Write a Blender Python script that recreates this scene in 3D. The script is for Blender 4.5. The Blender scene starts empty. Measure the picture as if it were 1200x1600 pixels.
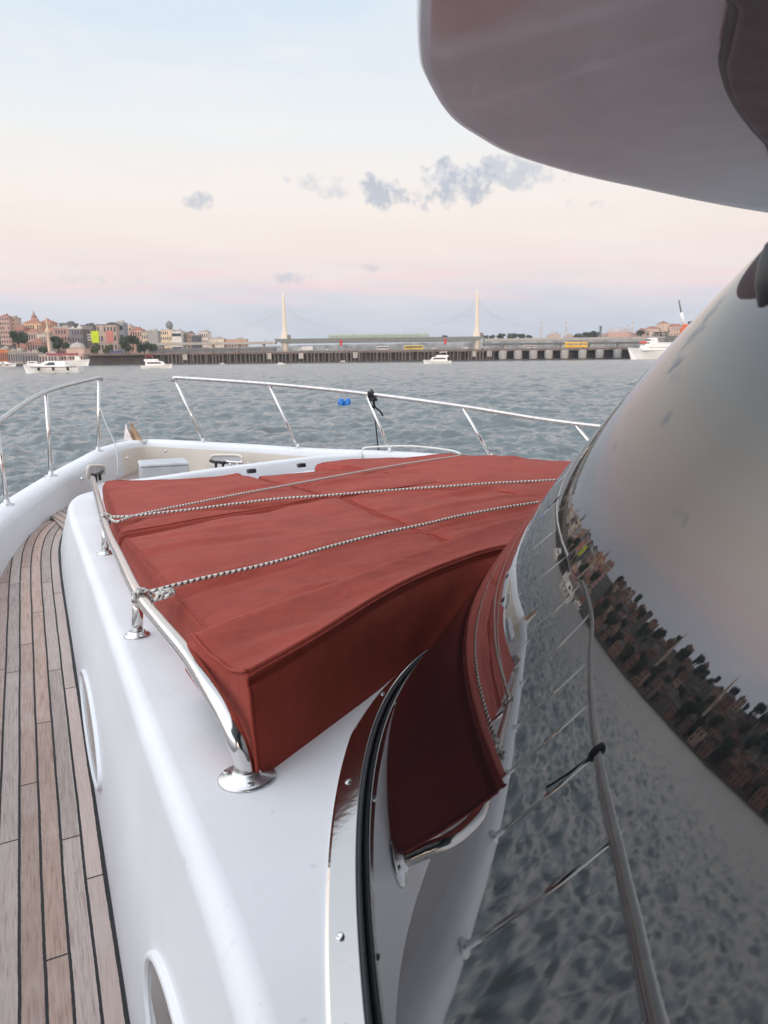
import bpy, bmesh, math, random
import numpy as np
from mathutils import Vector, noise as mnoise

random.seed(7)
rng = np.random.default_rng(7)
scn = bpy.context.scene
R = math.radians

# ------------------------------------------------------------------ camera
F, CX, CY = 1200.0, 600.0, 800.0
PITCH, ROLL = math.atan(241 / 1200.0), R(0.68)
_c, _s = math.cos(PITCH), math.sin(PITCH)
FW = np.array([0, _c, -_s]); _u0 = np.array([0, _s, _c]); _r0 = np.array([1.0, 0, 0])
RT = _r0 * math.cos(ROLL) - _u0 * math.sin(ROLL)
UP = _u0 * math.cos(ROLL) + _r0 * math.sin(ROLL)
cam = bpy.data.cameras.new("camera")
cam_o = bpy.data.objects.new("camera", cam)
scn.collection.objects.link(cam_o)
from mathutils import Matrix
cam_o.matrix_world = Matrix(((RT[0], UP[0], -FW[0], 0), (RT[1], UP[1], -FW[1], 0), (RT[2], UP[2], -FW[2], 0), (0, 0, 0, 1)))
cam.sensor_fit = 'VERTICAL'; cam.sensor_height = 36; cam.lens = 27
cam.clip_start = 0.02; cam.clip_end = 20000
cam.dof.use_dof = True; cam.dof.focus_distance = 2.2; cam.dof.aperture_fstop = 11
scn.camera = cam_o

# ------------------------------------------------------------------ colour helper
def L(r, g, b):
    f = lambda c: ((c / 255 + .055) / 1.055) ** 2.4 if c > 10 else c / 255 / 12.92
    return (f(r), f(g), f(b), 1)

# ------------------------------------------------------------------ sky, sun, exposure
scn.view_settings.view_transform = 'Standard'
scn.view_settings.look = 'None'
scn.view_settings.exposure = 0.0
scn.view_settings.gamma = 1.0
world = bpy.data.worlds.new("World"); scn.world = world
world.use_nodes = True
wt = world.node_tree; wt.nodes.clear()
def wn(t, **k):
    n = wt.nodes.new(t)
    for a, b in k.items(): setattr(n, a, b)
    return n
def wl(a, b): wt.links.new(a, b)
def wm(op, a, b=None, c=None, clamp=False):
    n = wn('ShaderNodeMath', operation=op, use_clamp=clamp)
    for i, x in enumerate((a, b, c)):
        if x is None: continue
        if isinstance(x, (int, float)): n.inputs[i].default_value = x
        else: wl(x, n.inputs[i])
    return n.outputs[0]
GLOW = 1.25
SUN_EL, SUN_BEAR = R(8), R(163)      # low sun behind the camera
wtc = wn('ShaderNodeTexCoord'); wsep = wn('ShaderNodeSeparateXYZ'); wl(wtc.outputs['Generated'], wsep.inputs[0])
wx, wy, wz = wsep.outputs
az = wm('ARCTAN2', wx, wy); el = wm('ARCSINE', wz)
wcomb = wn('ShaderNodeCombineXYZ'); wl(wm('MULTIPLY', az, 2.2), wcomb.inputs[0]); wl(wm('MULTIPLY', el, 22.0), wcomb.inputs[1])
wns = wn('ShaderNodeTexNoise'); wns.inputs['Scale'].default_value = 1.7; wns.inputs['Detail'].default_value = 6
wl(wcomb.outputs[0], wns.inputs['Vector'])
streak = wm('SUBTRACT', wns.outputs['Fac'], .5)
zz = wm('ADD', wz, wm('MULTIPLY', streak, .062))
ramp = wn('ShaderNodeValToRGB'); cr = ramp.color_ramp
stops = [(0.0, (184, 194, 209)), (.045, (194, 200, 214)), (.07, (208, 207, 217)), (.095, (229, 216, 217)), (.135, (237, 222, 216)),
         (.185, (239, 230, 223)), (.26, (230, 232, 233)), (.37, (210, 223, 235)), (.55, (200, 210, 222)), (1.0, (188, 197, 212))]
while len(cr.elements) > 1: cr.elements.remove(cr.elements[-1])
cr.elements[0].position = 0; cr.elements[0].color = L(*stops[0][1])
for p_, c_ in stops[1:]:
    e = cr.elements.new(p_); e.color = L(*c_)
wl(zz, ramp.inputs[0])
# pink streaks low over the far shore
wcomb2 = wn('ShaderNodeCombineXYZ'); wl(wm('MULTIPLY', az, 5.0), wcomb2.inputs[0]); wl(wm('MULTIPLY', el, 60.0), wcomb2.inputs[1])
wns2 = wn('ShaderNodeTexNoise'); wns2.inputs['Scale'].default_value = 1.3; wns2.inputs['Detail'].default_value = 5
wl(wcomb2.outputs[0], wns2.inputs['Vector'])
band = wm('SUBTRACT', 1.0, wm('POWER', wm('DIVIDE', wm('SUBTRACT', wz, .092), .032), 2.0), clamp=True)
pk = wm('MULTIPLY', band, wm('MULTIPLY', wm('SUBTRACT', wns2.outputs['Fac'], .45), 4.0, clamp=True), clamp=True)
mixp = wn('ShaderNodeMixRGB'); wl(wm('MULTIPLY', pk, .55), mixp.inputs[0]); wl(ramp.outputs[0], mixp.inputs[1]); mixp.inputs[2].default_value = L(240, 203, 208)
# small blue grey clouds: (azimuth deg, elevation deg, half width, half height, strength)
cl_noise = wn('ShaderNodeTexNoise'); cl_noise.inputs['Scale'].default_value = 38; cl_noise.inputs['Detail'].default_value = 7; cl_noise.inputs['Roughness'].default_value = .62
wl(wtc.outputs['Generated'], cl_noise.inputs['Vector'])
cl_noise2 = wn('ShaderNodeTexNoise'); cl_noise2.inputs['Scale'].default_value = 14; cl_noise2.inputs['Detail'].default_value = 3
wl(wtc.outputs['Generated'], cl_noise2.inputs['Vector'])
cn = wm('ADD', wm('MULTIPLY', wm('SUBTRACT', cl_noise.outputs['Fac'], .53), 6.0), wm('MULTIPLY', wm('SUBTRACT', cl_noise2.outputs['Fac'], .5), 2.4))
clouds = [(-12.6, 10.7, .95, .65, .75), (-4.9, 12.0, 2.6, .75, .5), (-3.2, 11.2, 1.2, .8, .5), (.3, 11.2, 1.7, 1.1, .95), (5.4, 11.7, 3.1, 1.6, 1.0), (9.6, 12.3, 3.2, 1.2, .75),
          (13.8, 10.0, 1.6, .5, .45), (-27.5, 7.6, 1.6, .6, .7), (-6.5, 5.6, 1.9, .5, .6), (-.6, 6.3, 1.3, .35, .45), (-19, 5.4, 3.5, .4, .35),
          (-38, 21, 2.8, 1.5, .9), (-41, 18, 2.0, 1.3, .8), (-33, 27, 2.2, 1.3, .7), (-24, 30, 2.0, 1.0, .6), (-47, 9, 6, 1.2, .6), (-60, 14, 8, 2, .7), (-75, 20, 7, 2, .7)]
acc = None
for a_, e_, w_, h_, s_ in clouds:
    dx = wm('DIVIDE', wm('SUBTRACT', az, R(a_)), R(w_)); dy = wm('DIVIDE', wm('SUBTRACT', el, R(e_)), R(h_))
    d2 = wm('ADD', wm('MULTIPLY', dx, dx), wm('MULTIPLY', dy, dy))
    v = wm('ADD', wm('SUBTRACT', 1.0, d2), cn)
    v = wm('MULTIPLY', wm('SMOOTH_MIN', wm('MULTIPLY', v, 1.05, clamp=True), 1.0, .2), s_, clamp=True)
    near = wm('SUBTRACT', 2.6, d2, clamp=True)
    v = wm('MULTIPLY', v, near)
    acc = v if acc is None else wm('MAXIMUM', acc, v)
wcomb3 = wn('ShaderNodeCombineXYZ'); wl(wm('MULTIPLY', az, 3.0), wcomb3.inputs[0]); wl(wm('ADD', wm('MULTIPLY', el, 13.0), wm('MULTIPLY', az, 1.2)), wcomb3.inputs[1])
wns3 = wn('ShaderNodeTexNoise'); wns3.inputs['Scale'].default_value = 1.6; wns3.inputs['Detail'].default_value = 8; wns3.inputs['Distortion'].default_value = .5; wl(wcomb3.outputs[0], wns3.inputs['Vector'])
mixci = wn('ShaderNodeMixRGB'); wl(wm('MULTIPLY', wm('MULTIPLY', wm('SUBTRACT', wns3.outputs['Fac'], .48), 3.5, clamp=True), .30), mixci.inputs[0]); wl(mixp.outputs[0], mixci.inputs[1]); mixci.inputs[2].default_value = L(244, 236, 232)
mixc = wn('ShaderNodeMixRGB'); wl(wm('MULTIPLY', acc, .80), mixc.inputs[0]); wl(mixci.outputs[0], mixc.inputs[1]); mixc.inputs[2].default_value = L(166, 176, 194)
# physical sky (disc off) adds a little of its own colour
nish = wn('ShaderNodeTexSky', sky_type='NISHITA'); nish.sun_disc = False; nish.sun_elevation = SUN_EL; nish.sun_rotation = SUN_BEAR
# sky boost added overhead and to the left, lifting whites and glass reflections
gd = Vector((math.sin(R(-100)) * math.cos(R(72)), math.cos(R(-100)) * math.cos(R(72)), math.sin(R(72))))
gdot = wm('ADD', wm('ADD', wm('MULTIPLY', wx, gd.x), wm('MULTIPLY', wy, gd.y)), wm('MULTIPLY', wz, gd.z))
glow = wm('MULTIPLY', wm('SUBTRACT', gdot, .40), 1.67, clamp=True)
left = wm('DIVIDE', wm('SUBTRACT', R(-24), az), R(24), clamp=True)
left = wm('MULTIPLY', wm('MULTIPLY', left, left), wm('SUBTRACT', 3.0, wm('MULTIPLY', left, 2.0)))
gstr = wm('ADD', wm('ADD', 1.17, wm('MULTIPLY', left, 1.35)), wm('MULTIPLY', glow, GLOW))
warm = wn('ShaderNodeMixRGB', blend_type='MULTIPLY'); wl(glow, warm.inputs[0]); wl(mixc.outputs[0], warm.inputs[1]); warm.inputs[2].default_value = (1, .955, .90, 1)
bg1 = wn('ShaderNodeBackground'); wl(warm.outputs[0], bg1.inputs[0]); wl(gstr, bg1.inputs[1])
bg2 = wn('ShaderNodeBackground'); wl(nish.outputs[0], bg2.inputs[0]); bg2.inputs[1].default_value = .08
mixs = wn('ShaderNodeMixShader'); mixs.inputs[0].default_value = .06; wl(bg1.outputs[0], mixs.inputs[1]); wl(bg2.outputs[0], mixs.inputs[2])
wout = wn('ShaderNodeOutputWorld'); wl(mixs.outputs[0], wout.inputs[0])

sun = bpy.data.lights.new("sun", 'SUN'); sun.energy = 1.5; sun.angle = R(14); sun.color = (1, .78, .60)
sun_o = bpy.data.objects.new("sun", sun); scn.collection.objects.link(sun_o)
_sd = Vector((math.sin(SUN_BEAR) * math.cos(SUN_EL), math.cos(SUN_BEAR) * math.cos(SUN_EL), math.sin(SUN_EL)))
sun_o.rotation_euler = (-_sd).to_track_quat('-Z', 'Y').to_euler()
sun_o.location = (0, -20, 30)

# ------------------------------------------------------------------ projection helpers (photogrammetry of the place)
def ray(u, v): return FW + (u - CX) / F * RT + (CY - v) / F * UP
def hit(u, v, A, B=0., C=0.):
    d = ray(u, v); return d * (-A / (d[2] + B * d[1] + C * d[0]))
def atY(u, v, Y):
    d = ray(u, v); return d * (Y / d[1])
ZW = -3.2                                   # water level
def trz(x, y): return -(.53 + .04 * y - .023 * x)    # top of the cabin trunk
def trh(u, v, h=0.): return hit(u, v, .53 - h, .04, -.023)
def dkz(y): return -1.22 + .07 * min(max(y, -1.0), 4.6)

# ------------------------------------------------------------------ materials
MATS = {}
def mat(name, col, rough=.5, metal=0., spec=.5, ior=1.45, coat=0., var=0., vscale=5., bump=0., bscale=40., sheen=0.):
    m = bpy.data.materials.new(name); m.use_nodes = True; nt = m.node_tree; b = nt.nodes['Principled BSDF']
    b.inputs['Base Color'].default_value = col; b.inputs['Roughness'].default_value = rough; b.inputs['Metallic'].default_value = metal
    b.inputs['IOR'].default_value = ior; b.inputs['Specular IOR Level'].default_value = spec
    b.inputs['Coat Weight'].default_value = coat; b.inputs['Coat Roughness'].default_value = .05; b.inputs['Sheen Weight'].default_value = sheen
    tc = nt.nodes.new('ShaderNodeTexCoord')
    if var > 0:
        n = nt.nodes.new('ShaderNodeTexNoise'); n.inputs['Scale'].default_value = vscale; n.inputs['Detail'].default_value = 6
        nt.links.new(tc.outputs['Object'], n.inputs['Vector'])
        r = nt.nodes.new('ShaderNodeValToRGB'); r.color_ramp.elements[0].position = .3; r.color_ramp.elements[1].position = .7
        r.color_ramp.elements[0].color = tuple(c * (1 - var) for c in col[:3]) + (1,)
        r.color_ramp.elements[1].color = tuple(min(1, c * (1 + var)) for c in col[:3]) + (1,)
        nt.links.new(n.outputs['Fac'], r.inputs[0]); nt.links.new(r.outputs[0], b.inputs['Base Color'])
    if bump > 0:
        n = nt.nodes.new('ShaderNodeTexNoise'); n.inputs['Scale'].default_value = bscale; n.inputs['Detail'].default_value = 5
        nt.links.new(tc.outputs['Object'], n.inputs['Vector'])
        bp = nt.nodes.new('ShaderNodeBump'); bp.inputs['Strength'].default_value = bump; bp.inputs['Distance'].default_value = .01
        nt.links.new(n.outputs['Fac'], bp.inputs['Height']); nt.links.new(bp.outputs[0], b.inputs['Normal'])
    MATS[name] = m; return m

def gelcoat():
    m = mat('white_gelcoat', (.74, .75, .775, 1), .4, spec=.4, coat=.08)
    nt = m.node_tree; b = nt.nodes['Principled BSDF']; tc = nt.nodes.new('ShaderNodeTexCoord')
    n = nt.nodes.new('ShaderNodeTexNoise'); n.inputs['Scale'].default_value = 2.2; n.inputs['Detail'].default_value = 8; n.inputs['Roughness'].default_value = .6
    nt.links.new(tc.outputs['Object'], n.inputs['Vector'])
    r = nt.nodes.new('ShaderNodeValToRGB'); r.color_ramp.elements[0].position = .3; r.color_ramp.elements[0].color = (.71, .71, .72, 1)
    r.color_ramp.elements[1].position = .62; r.color_ramp.elements[1].color = (.775, .78, .80, 1)
    nt.links.new(n.outputs['Fac'], r.inputs[0])
    # fine scuffs
    v = nt.nodes.new('ShaderNodeTexNoise'); v.inputs['Scale'].default_value = 30; v.inputs['Detail'].default_value = 10; v.inputs['Roughness'].default_value = .75
    nt.links.new(tc.outputs['Object'], v.inputs['Vector'])
    r2 = nt.nodes.new('ShaderNodeValToRGB'); r2.color_ramp.elements[0].position = .61; r2.color_ramp.elements[0].color = (1, 1, 1, 1)
    r2.color_ramp.elements[1].position = .80; r2.color_ramp.elements[1].color = (.55, .55, .56, 1)
    nt.links.new(v.outputs['Fac'], r2.inputs[0])
    mx = nt.nodes.new('ShaderNodeMixRGB'); mx.blend_type = 'MULTIPLY'; mx.inputs[0].default_value = 1
    nt.links.new(r.outputs[0], mx.inputs[1]); nt.links.new(r2.outputs[0], mx.inputs[2]); nt.links.new(mx.outputs[0], b.inputs['Base Color'])
    mr = nt.nodes.new('ShaderNodeMapRange'); mr.inputs['To Min'].default_value = .34; mr.inputs['To Max'].default_value = .55
    nt.links.new(n.outputs['Fac'], mr.inputs[0]); nt.links.new(mr.outputs[0], b.inputs['Roughness'])
    return m
M_white = gelcoat()
M_white2 = mat('white_paint', (.86, .84, .80, 1), .4, var=.05, vscale=.6)
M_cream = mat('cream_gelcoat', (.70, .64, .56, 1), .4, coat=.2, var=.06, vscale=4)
M_chrome = mat('polished_steel', (.70, .675, .65, 1), .13, metal=1, bump=.04, bscale=60)
M_steel = mat('worn_steel', (.60, .60, .60, 1), .26, metal=1, var=.15, vscale=40)
M_oldsteel = mat('weathered_steel', (.58, .55, .53, 1), .24, metal=1, var=.12, vscale=30)
M_rubber = mat('black_rubber', (.04, .042, .048, 1), .45, bump=.2, bscale=200)
M_black = mat('black_plastic', (.012, .012, .014, 1), .4)
M_under = mat('overhang_gelcoat', (.55, .62, .66, 1), .22, coat=.22, var=.08, vscale=5, bump=.03, bscale=14)
M_grey = mat('grey_paint', (.50, .51, .52, 1), .45, var=.1, vscale=10)
def streaks(m):
    nt = m.node_tree; b = nt.nodes['Principled BSDF']; N, K = nt.nodes.new, nt.links.new; tc = N('ShaderNodeTexCoord')
    mp = N('ShaderNodeMapping'); mp.inputs['Rotation'].default_value = (0, 0, R(-52)); mp.inputs['Scale'].default_value = (2.2, 26, 1); K(tc.outputs['Object'], mp.inputs['Vector'])
    n = N('ShaderNodeTexNoise'); n.inputs['Scale'].default_value = 1.4; n.inputs['Detail'].default_value = 4; K(mp.outputs[0], n.inputs['Vector'])
    r = N('ShaderNodeValToRGB'); r.color_ramp.elements[0].position = .66; r.color_ramp.elements[0].color = (0, 0, 0, 1); r.color_ramp.elements[1].position = .72; r.color_ramp.elements[1].color = (1, 1, 1, 1); K(n.outputs['Fac'], r.inputs[0])
    src = b.inputs['Base Color'].links[0].from_socket; mx = N('ShaderNodeMixRGB'); mx.inputs[2].default_value = (.62, .61, .60, 1); K(r.outputs[0], mx.inputs[0]); K(src, mx.inputs[1]); K(mx.outputs[0], b.inputs['Base Color'])
    mr = N('ShaderNodeMapRange'); mr.inputs['To Min'].default_value = .16; mr.inputs['To Max'].default_value = .30; K(n.outputs['Fac'], mr.inputs[0]); K(mr.outputs[0], b.inputs['Roughness'])
streaks(M_under)
M_greycover = mat('grey_vinyl', (.22, .25, .27, 1), .85, var=.15, vscale=12, bump=.3, bscale=6)
M_rust = mat('rusty_steel', (.42, .27, .18, 1), .5, metal=.6, var=.3, vscale=20)
M_blue = mat('blue_plastic', L(20, 105, 190), .35)

def glass_mat():
    m = mat('tinted_glass', (.004, .0045, .006, 1), .012, ior=2.1, spec=.5)
    nt = m.node_tree; b = nt.nodes['Principled BSDF']; tc = nt.nodes.new('ShaderNodeTexCoord')
    n = nt.nodes.new('ShaderNodeTexNoise'); n.inputs['Scale'].default_value = 7; n.inputs['Detail'].default_value = 2
    nt.links.new(tc.outputs['Object'], n.inputs['Vector'])
    bp = nt.nodes.new('ShaderNodeBump'); bp.inputs['Strength'].default_value = .010; bp.inputs['Distance'].default_value = .01
    nt.links.new(n.outputs['Fac'], bp.inputs['Height']); nt.links.new(bp.outputs[0], b.inputs['Normal'])
    # faint wiped smears change the gloss
    n2 = nt.nodes.new('ShaderNodeTexNoise'); n2.inputs['Scale'].default_value = 3.5; n2.inputs['Detail'].default_value = 8
    nt.links.new(tc.outputs['Object'], n2.inputs['Vector'])
    mr = nt.nodes.new('ShaderNodeMapRange'); mr.inputs['From Min'].default_value = .45; mr.inputs['From Max'].default_value = .8
    mr.inputs['To Min'].default_value = .006; mr.inputs['To Max'].default_value = .03
    nt.links.new(n2.outputs['Fac'], mr.inputs[0]); nt.links.new(mr.outputs[0], b.inputs['Roughness'])
    return m
M_glass = glass_mat()
M_port = mat('porthole_glass', (.13, .135, .135, 1), .10, ior=1.6, var=.25, vscale=9)

def teak_mat():
    m = bpy.data.materials.new('weathered_teak'); m.use_nodes = True; nt = m.node_tree; b = nt.nodes['Principled BSDF']
    N, K = nt.nodes.new, nt.links.new
    def mth(op, a, b_=None, clamp=False):
        n = N('ShaderNodeMath'); n.operation = op; n.use_clamp = clamp
        for i, x in enumerate((a, b_)):
            if x is None: continue
            if isinstance(x, (int, float)): n.inputs[i].default_value = x
            else: K(x, n.inputs[i])
        return n.outputs[0]
    uv = N('ShaderNodeUVMap'); uv.uv_map = 'UVMap'; sp = N('ShaderNodeSeparateXYZ'); K(uv.outputs[0], sp.inputs[0])
    u, v = sp.outputs[0], sp.outputs[1]
    nz = N('ShaderNodeTexNoise'); nz.inputs['Scale'].default_value = 3; K(uv.outputs[0], nz.inputs['Vector'])
    nf = N('ShaderNodeTexNoise'); nf.inputs['Scale'].default_value = 60; nf.inputs['Detail'].default_value = 4; K(uv.outputs[0], nf.inputs['Vector'])
    uw = mth('ADD', u, mth('ADD', mth('MULTIPLY', mth('SUBTRACT', nz.outputs['Fac'], .5), .006), mth('MULTIPLY', mth('SUBTRACT', nf.outputs['Fac'], .5), .0022)))
    W = .0445
    q = mth('DIVIDE', uw, W); pid = mth('FLOOR', q); fr = mth('FRACT', q)
    edge = mth('MINIMUM', fr, mth('SUBTRACT', 1.0, fr))
    caulk = mth('LESS_THAN', edge, .068)
    # butt joints
    wnz = N('ShaderNodeTexWhiteNoise'); wnz.noise_dimensions = '1D'; K(pid, wnz.inputs['W'])
    LEN = .95
    vv = mth('ADD', mth('DIVIDE', v, LEN), mth('MULTIPLY', wnz.outputs['Value'], 7.3)); bid = mth('FLOOR', vv); bf = mth('FRACT', vv)
    butt = mth('LESS_THAN', bf, .0045)
    wn2 = N('ShaderNodeTexWhiteNoise'); wn2.noise_dimensions = '2D'; cb = N('ShaderNodeCombineXYZ'); K(pid, cb.inputs[0]); K(bid, cb.inputs[1]); K(cb.outputs[0], wn2.inputs['Vector'])
    # grain
    mp = N('ShaderNodeCombineXYZ'); K(mth('MULTIPLY', u, 150.0), mp.inputs[0]); K(mth('MULTIPLY', v, 7.0), mp.inputs[1]); K(mth('MULTIPLY', wn2.outputs['Value'], 50.0), mp.inputs[2])
    gr = N('ShaderNodeTexNoise'); gr.inputs['Scale'].default_value = 1.6; gr.inputs['Detail'].default_value = 9; gr.inputs['Roughness'].default_value = .7; gr.inputs['Distortion'].default_value = .6; K(mp.outputs[0], gr.inputs['Vector'])
    gramp = N('ShaderNodeValToRGB'); e = gramp.color_ramp.elements; e[0].position = .32; e[0].color = (.24, .145, .11, 1); e[1].position = .72; e[1].color = (.56, .42, .35, 1)
    e2 = gramp.color_ramp.elements.new(.47); e2.color = (.43, .305, .25, 1)
    K(gr.outputs['Fac'], gramp.inputs[0])
    # per plank tint, blotches of wear
    hs = N('ShaderNodeHueSaturation'); K(gramp.outputs[0], hs.inputs['Color'])
    K(mth('ADD', .80, mth('MULTIPLY', wn2.outputs['Value'], .40)), hs.inputs['Value']); K(mth('ADD', .62, mth('MULTIPLY', wnz.outputs['Value'], .5)), hs.inputs['Saturation'])
    bl = N('ShaderNodeTexNoise'); bl.inputs['Scale'].default_value = 5; bl.inputs['Detail'].default_value = 8; bl.inputs['Roughness'].default_value = .65; K(uv.outputs[0], bl.inputs['Vector'])
    br = N('ShaderNodeValToRGB'); br.color_ramp.elements[0].position = .45; br.color_ramp.elements[0].color = (0, 0, 0, 1); br.color_ramp.elements[1].position = .68; br.color_ramp.elements[1].color = (1, 1, 1, 1); K(bl.outputs['Fac'], br.inputs[0])
    # salt bleached strip beside the trunk wall
    salt = mth('MULTIPLY', mth('LESS_THAN', u, .05), .45)
    mx = N('ShaderNodeMixRGB'); K(mth('ADD', mth('MULTIPLY', br.outputs[0], .38), salt, True), mx.inputs[0]); K(hs.outputs[0], mx.inputs[1]); mx.inputs[2].default_value = (.56, .47, .43, 1)
    wall = mth('LESS_THAN', uw, .009)
    dark = mth('MAXIMUM', mth('MAXIMUM', caulk, butt), wall)
    mx2 = N('ShaderNodeMixRGB'); K(dark, mx2.inputs[0]); K(mx.outputs[0], mx2.inputs[1]); mx2.inputs[2].default_value = (.012, .012, .014, 1)
    K(mx2.outputs[0], b.inputs['Base Color']); b.inputs['Roughness'].default_value = .7
    bp = N('ShaderNodeBump'); bp.inputs['Strength'].default_value = .5; bp.inputs['Distance'].default_value = .003
    K(mth('SUBTRACT', gr.outputs['Fac'], mth('MULTIPLY', dark, .8)), bp.inputs['Height']); K(bp.outputs[0], b.inputs['Normal'])
    return m
M_teak = teak_mat()

def fabric_mat(name, col):
    m = bpy.data.materials.new(name); m.use_nodes = True; nt = m.node_tree; b = nt.nodes['Principled BSDF']; N, K = nt.nodes.new, nt.links.new
    tc = N('ShaderNodeTexCoord')
    n = N('ShaderNodeTexNoise'); n.inputs['Scale'].default_value = 9; n.inputs['Detail'].default_value = 9; n.inputs['Roughness'].default_value = .65; K(tc.outputs['Object'], n.inputs['Vector'])
    r = N('ShaderNodeValToRGB'); r.color_ramp.elements[0].position = .3; r.color_ramp.elements[1].position = .7
    r.color_ramp.elements[0].color = tuple(c * .86 for c in col[:3]) + (1,); r.color_ramp.elements[1].color = tuple(c * 1.13 for c in col[:3]) + (1,)
    K(n.outputs['Fac'], r.inputs[0]); K(r.outputs[0], b.inputs['Base Color'])
    b.inputs['Roughness'].default_value = .82; b.inputs['Specular IOR Level'].default_value = .15; b.inputs['Sheen Weight'].default_value = .05; b.inputs['Sheen Tint'].default_value = (1, .8, .75, 1)
    f = N('ShaderNodeTexNoise'); f.inputs['Scale'].default_value = 420; f.inputs['Detail'].default_value = 2; K(tc.outputs['Object'], f.inputs['Vector'])
    w = N('ShaderNodeTexNoise'); w.inputs['Scale'].default_value = 11; w.inputs['Detail'].default_value = 4; w.inputs['Distortion'].default_value = .8; K(tc.outputs['Object'], w.inputs['Vector'])
    b1 = N('ShaderNodeBump'); b1.inputs['Strength'].default_value = .35; b1.inputs['Distance'].default_value = .002; K(f.outputs['Fac'], b1.inputs['Height'])
    b2 = N('ShaderNodeBump'); b2.inputs['Strength'].default_value = .35; b2.inputs['Distance'].default_value = .02; K(w.outputs['Fac'], b2.inputs['Height']); K(b1.outputs[0], b2.inputs['Normal'])
    K(b2.outputs[0], b.inputs['Normal']); return m
M_red = fabric_mat('brick_red_canvas', (.315, .054, .037, 1))

def rope_mat():
    m = bpy.data.materials.new('braided_rope'); m.use_nodes = True; nt = m.node_tree; b = nt.nodes['Principled BSDF']; N, K = nt.nodes.new, nt.links.new
    uv = N('ShaderNodeUVMap'); uv.uv_map = 'UVMap'; sp = N('ShaderNodeSeparateXYZ'); K(uv.outputs[0], sp.inputs[0])
    def mth(op, a, b_=None):
        n = N('ShaderNodeMath'); n.operation = op
        for i, x in enumerate((a, b_)):
            if x is None: continue
            if isinstance(x, (int, float)): n.inputs[i].default_value = x
            else: K(x, n.inputs[i])
        return n.outputs[0]
    h = mth('FRACT', mth('ADD', mth('MULTIPLY', sp.outputs[1], 62.0), sp.outputs[0]))
    h2 = mth('FRACT', mth('ADD', mth('MULTIPLY', sp.outputs[1], 62.0), mth('MULTIPLY', sp.outputs[0], -2.0)))
    d = mth('MULTIPLY', mth('LESS_THAN', h, .30), mth('LESS_THAN', h2, .72))
    mx = N('ShaderNodeMixRGB'); K(d, mx.inputs[0]); mx.inputs[1].default_value = (.72, .69, .63, 1); mx.inputs[2].default_value = (.13, .12, .12, 1)
    K(mx.outputs[0], b.inputs['Base Color']); b.inputs['Roughness'].default_value = .8
    bp = N('ShaderNodeBump'); bp.inputs['Strength'].default_value = .8; bp.inputs['Distance'].default_value = .003; K(mth('SINE', mth('MULTIPLY', h, 6.283)), bp.inputs['Height']); K(bp.outputs[0], b.inputs['Normal'])
    return m
M_rope = rope_mat()

def water_mat():
    m = bpy.data.materials.new('sea_water'); m.use_nodes = True; nt = m.node_tree; b = nt.nodes['Principled BSDF']; N, K = nt.nodes.new, nt.links.new
    b.inputs['Base Color'].default_value = (.115, .14, .147, 1); b.inputs['Roughness'].default_value = .07; b.inputs['IOR'].default_value = 1.34
    tc = N('ShaderNodeTexCoord')
    def nz(scale, det, sx=1, sy=1):
        mp = N('ShaderNodeMapping'); mp.inputs['Scale'].default_value = (sx, sy, 1); mp.inputs['Rotation'].default_value = (0, 0, R(20)); K(tc.outputs['Object'], mp.inputs['Vector'])
        n = N('ShaderNodeTexNoise'); n.inputs['Scale'].default_value = scale; n.inputs['Detail'].default_value = det; n.inputs['Roughness'].default_value = .6; K(mp.outputs[0], n.inputs['Vector']); return n.outputs['Fac']
    b1 = N('ShaderNodeBump'); b1.inputs['Strength'].default_value = .8; b1.inputs['Distance'].default_value = .15; K(nz(2.4, 4, .65, 1), b1.inputs['Height'])
    b2 = N('ShaderNodeBump'); b2.inputs['Strength'].default_value = .5; b2.inputs['Distance'].default_value = .7; K(nz(.45, 3, .6, 1), b2.inputs['Height']); K(b1.outputs[0], b2.inputs['Normal'])
    ln_ = N('ShaderNodeVectorMath'); ln_.operation = 'LENGTH'; K(tc.outputs['Object'], ln_.inputs[0])
    mr = N('ShaderNodeMapRange'); mr.inputs['From Min'].default_value = 30; mr.inputs['From Max'].default_value = 260; mr.inputs['To Min'].default_value = .06; mr.inputs['To Max'].default_value = .17; K(ln_.outputs['Value'], mr.inputs[0]); K(mr.outputs[0], b.inputs['Roughness'])
    K(b2.outputs[0], b.inputs['Normal']); return m
M_water = water_mat()

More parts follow.
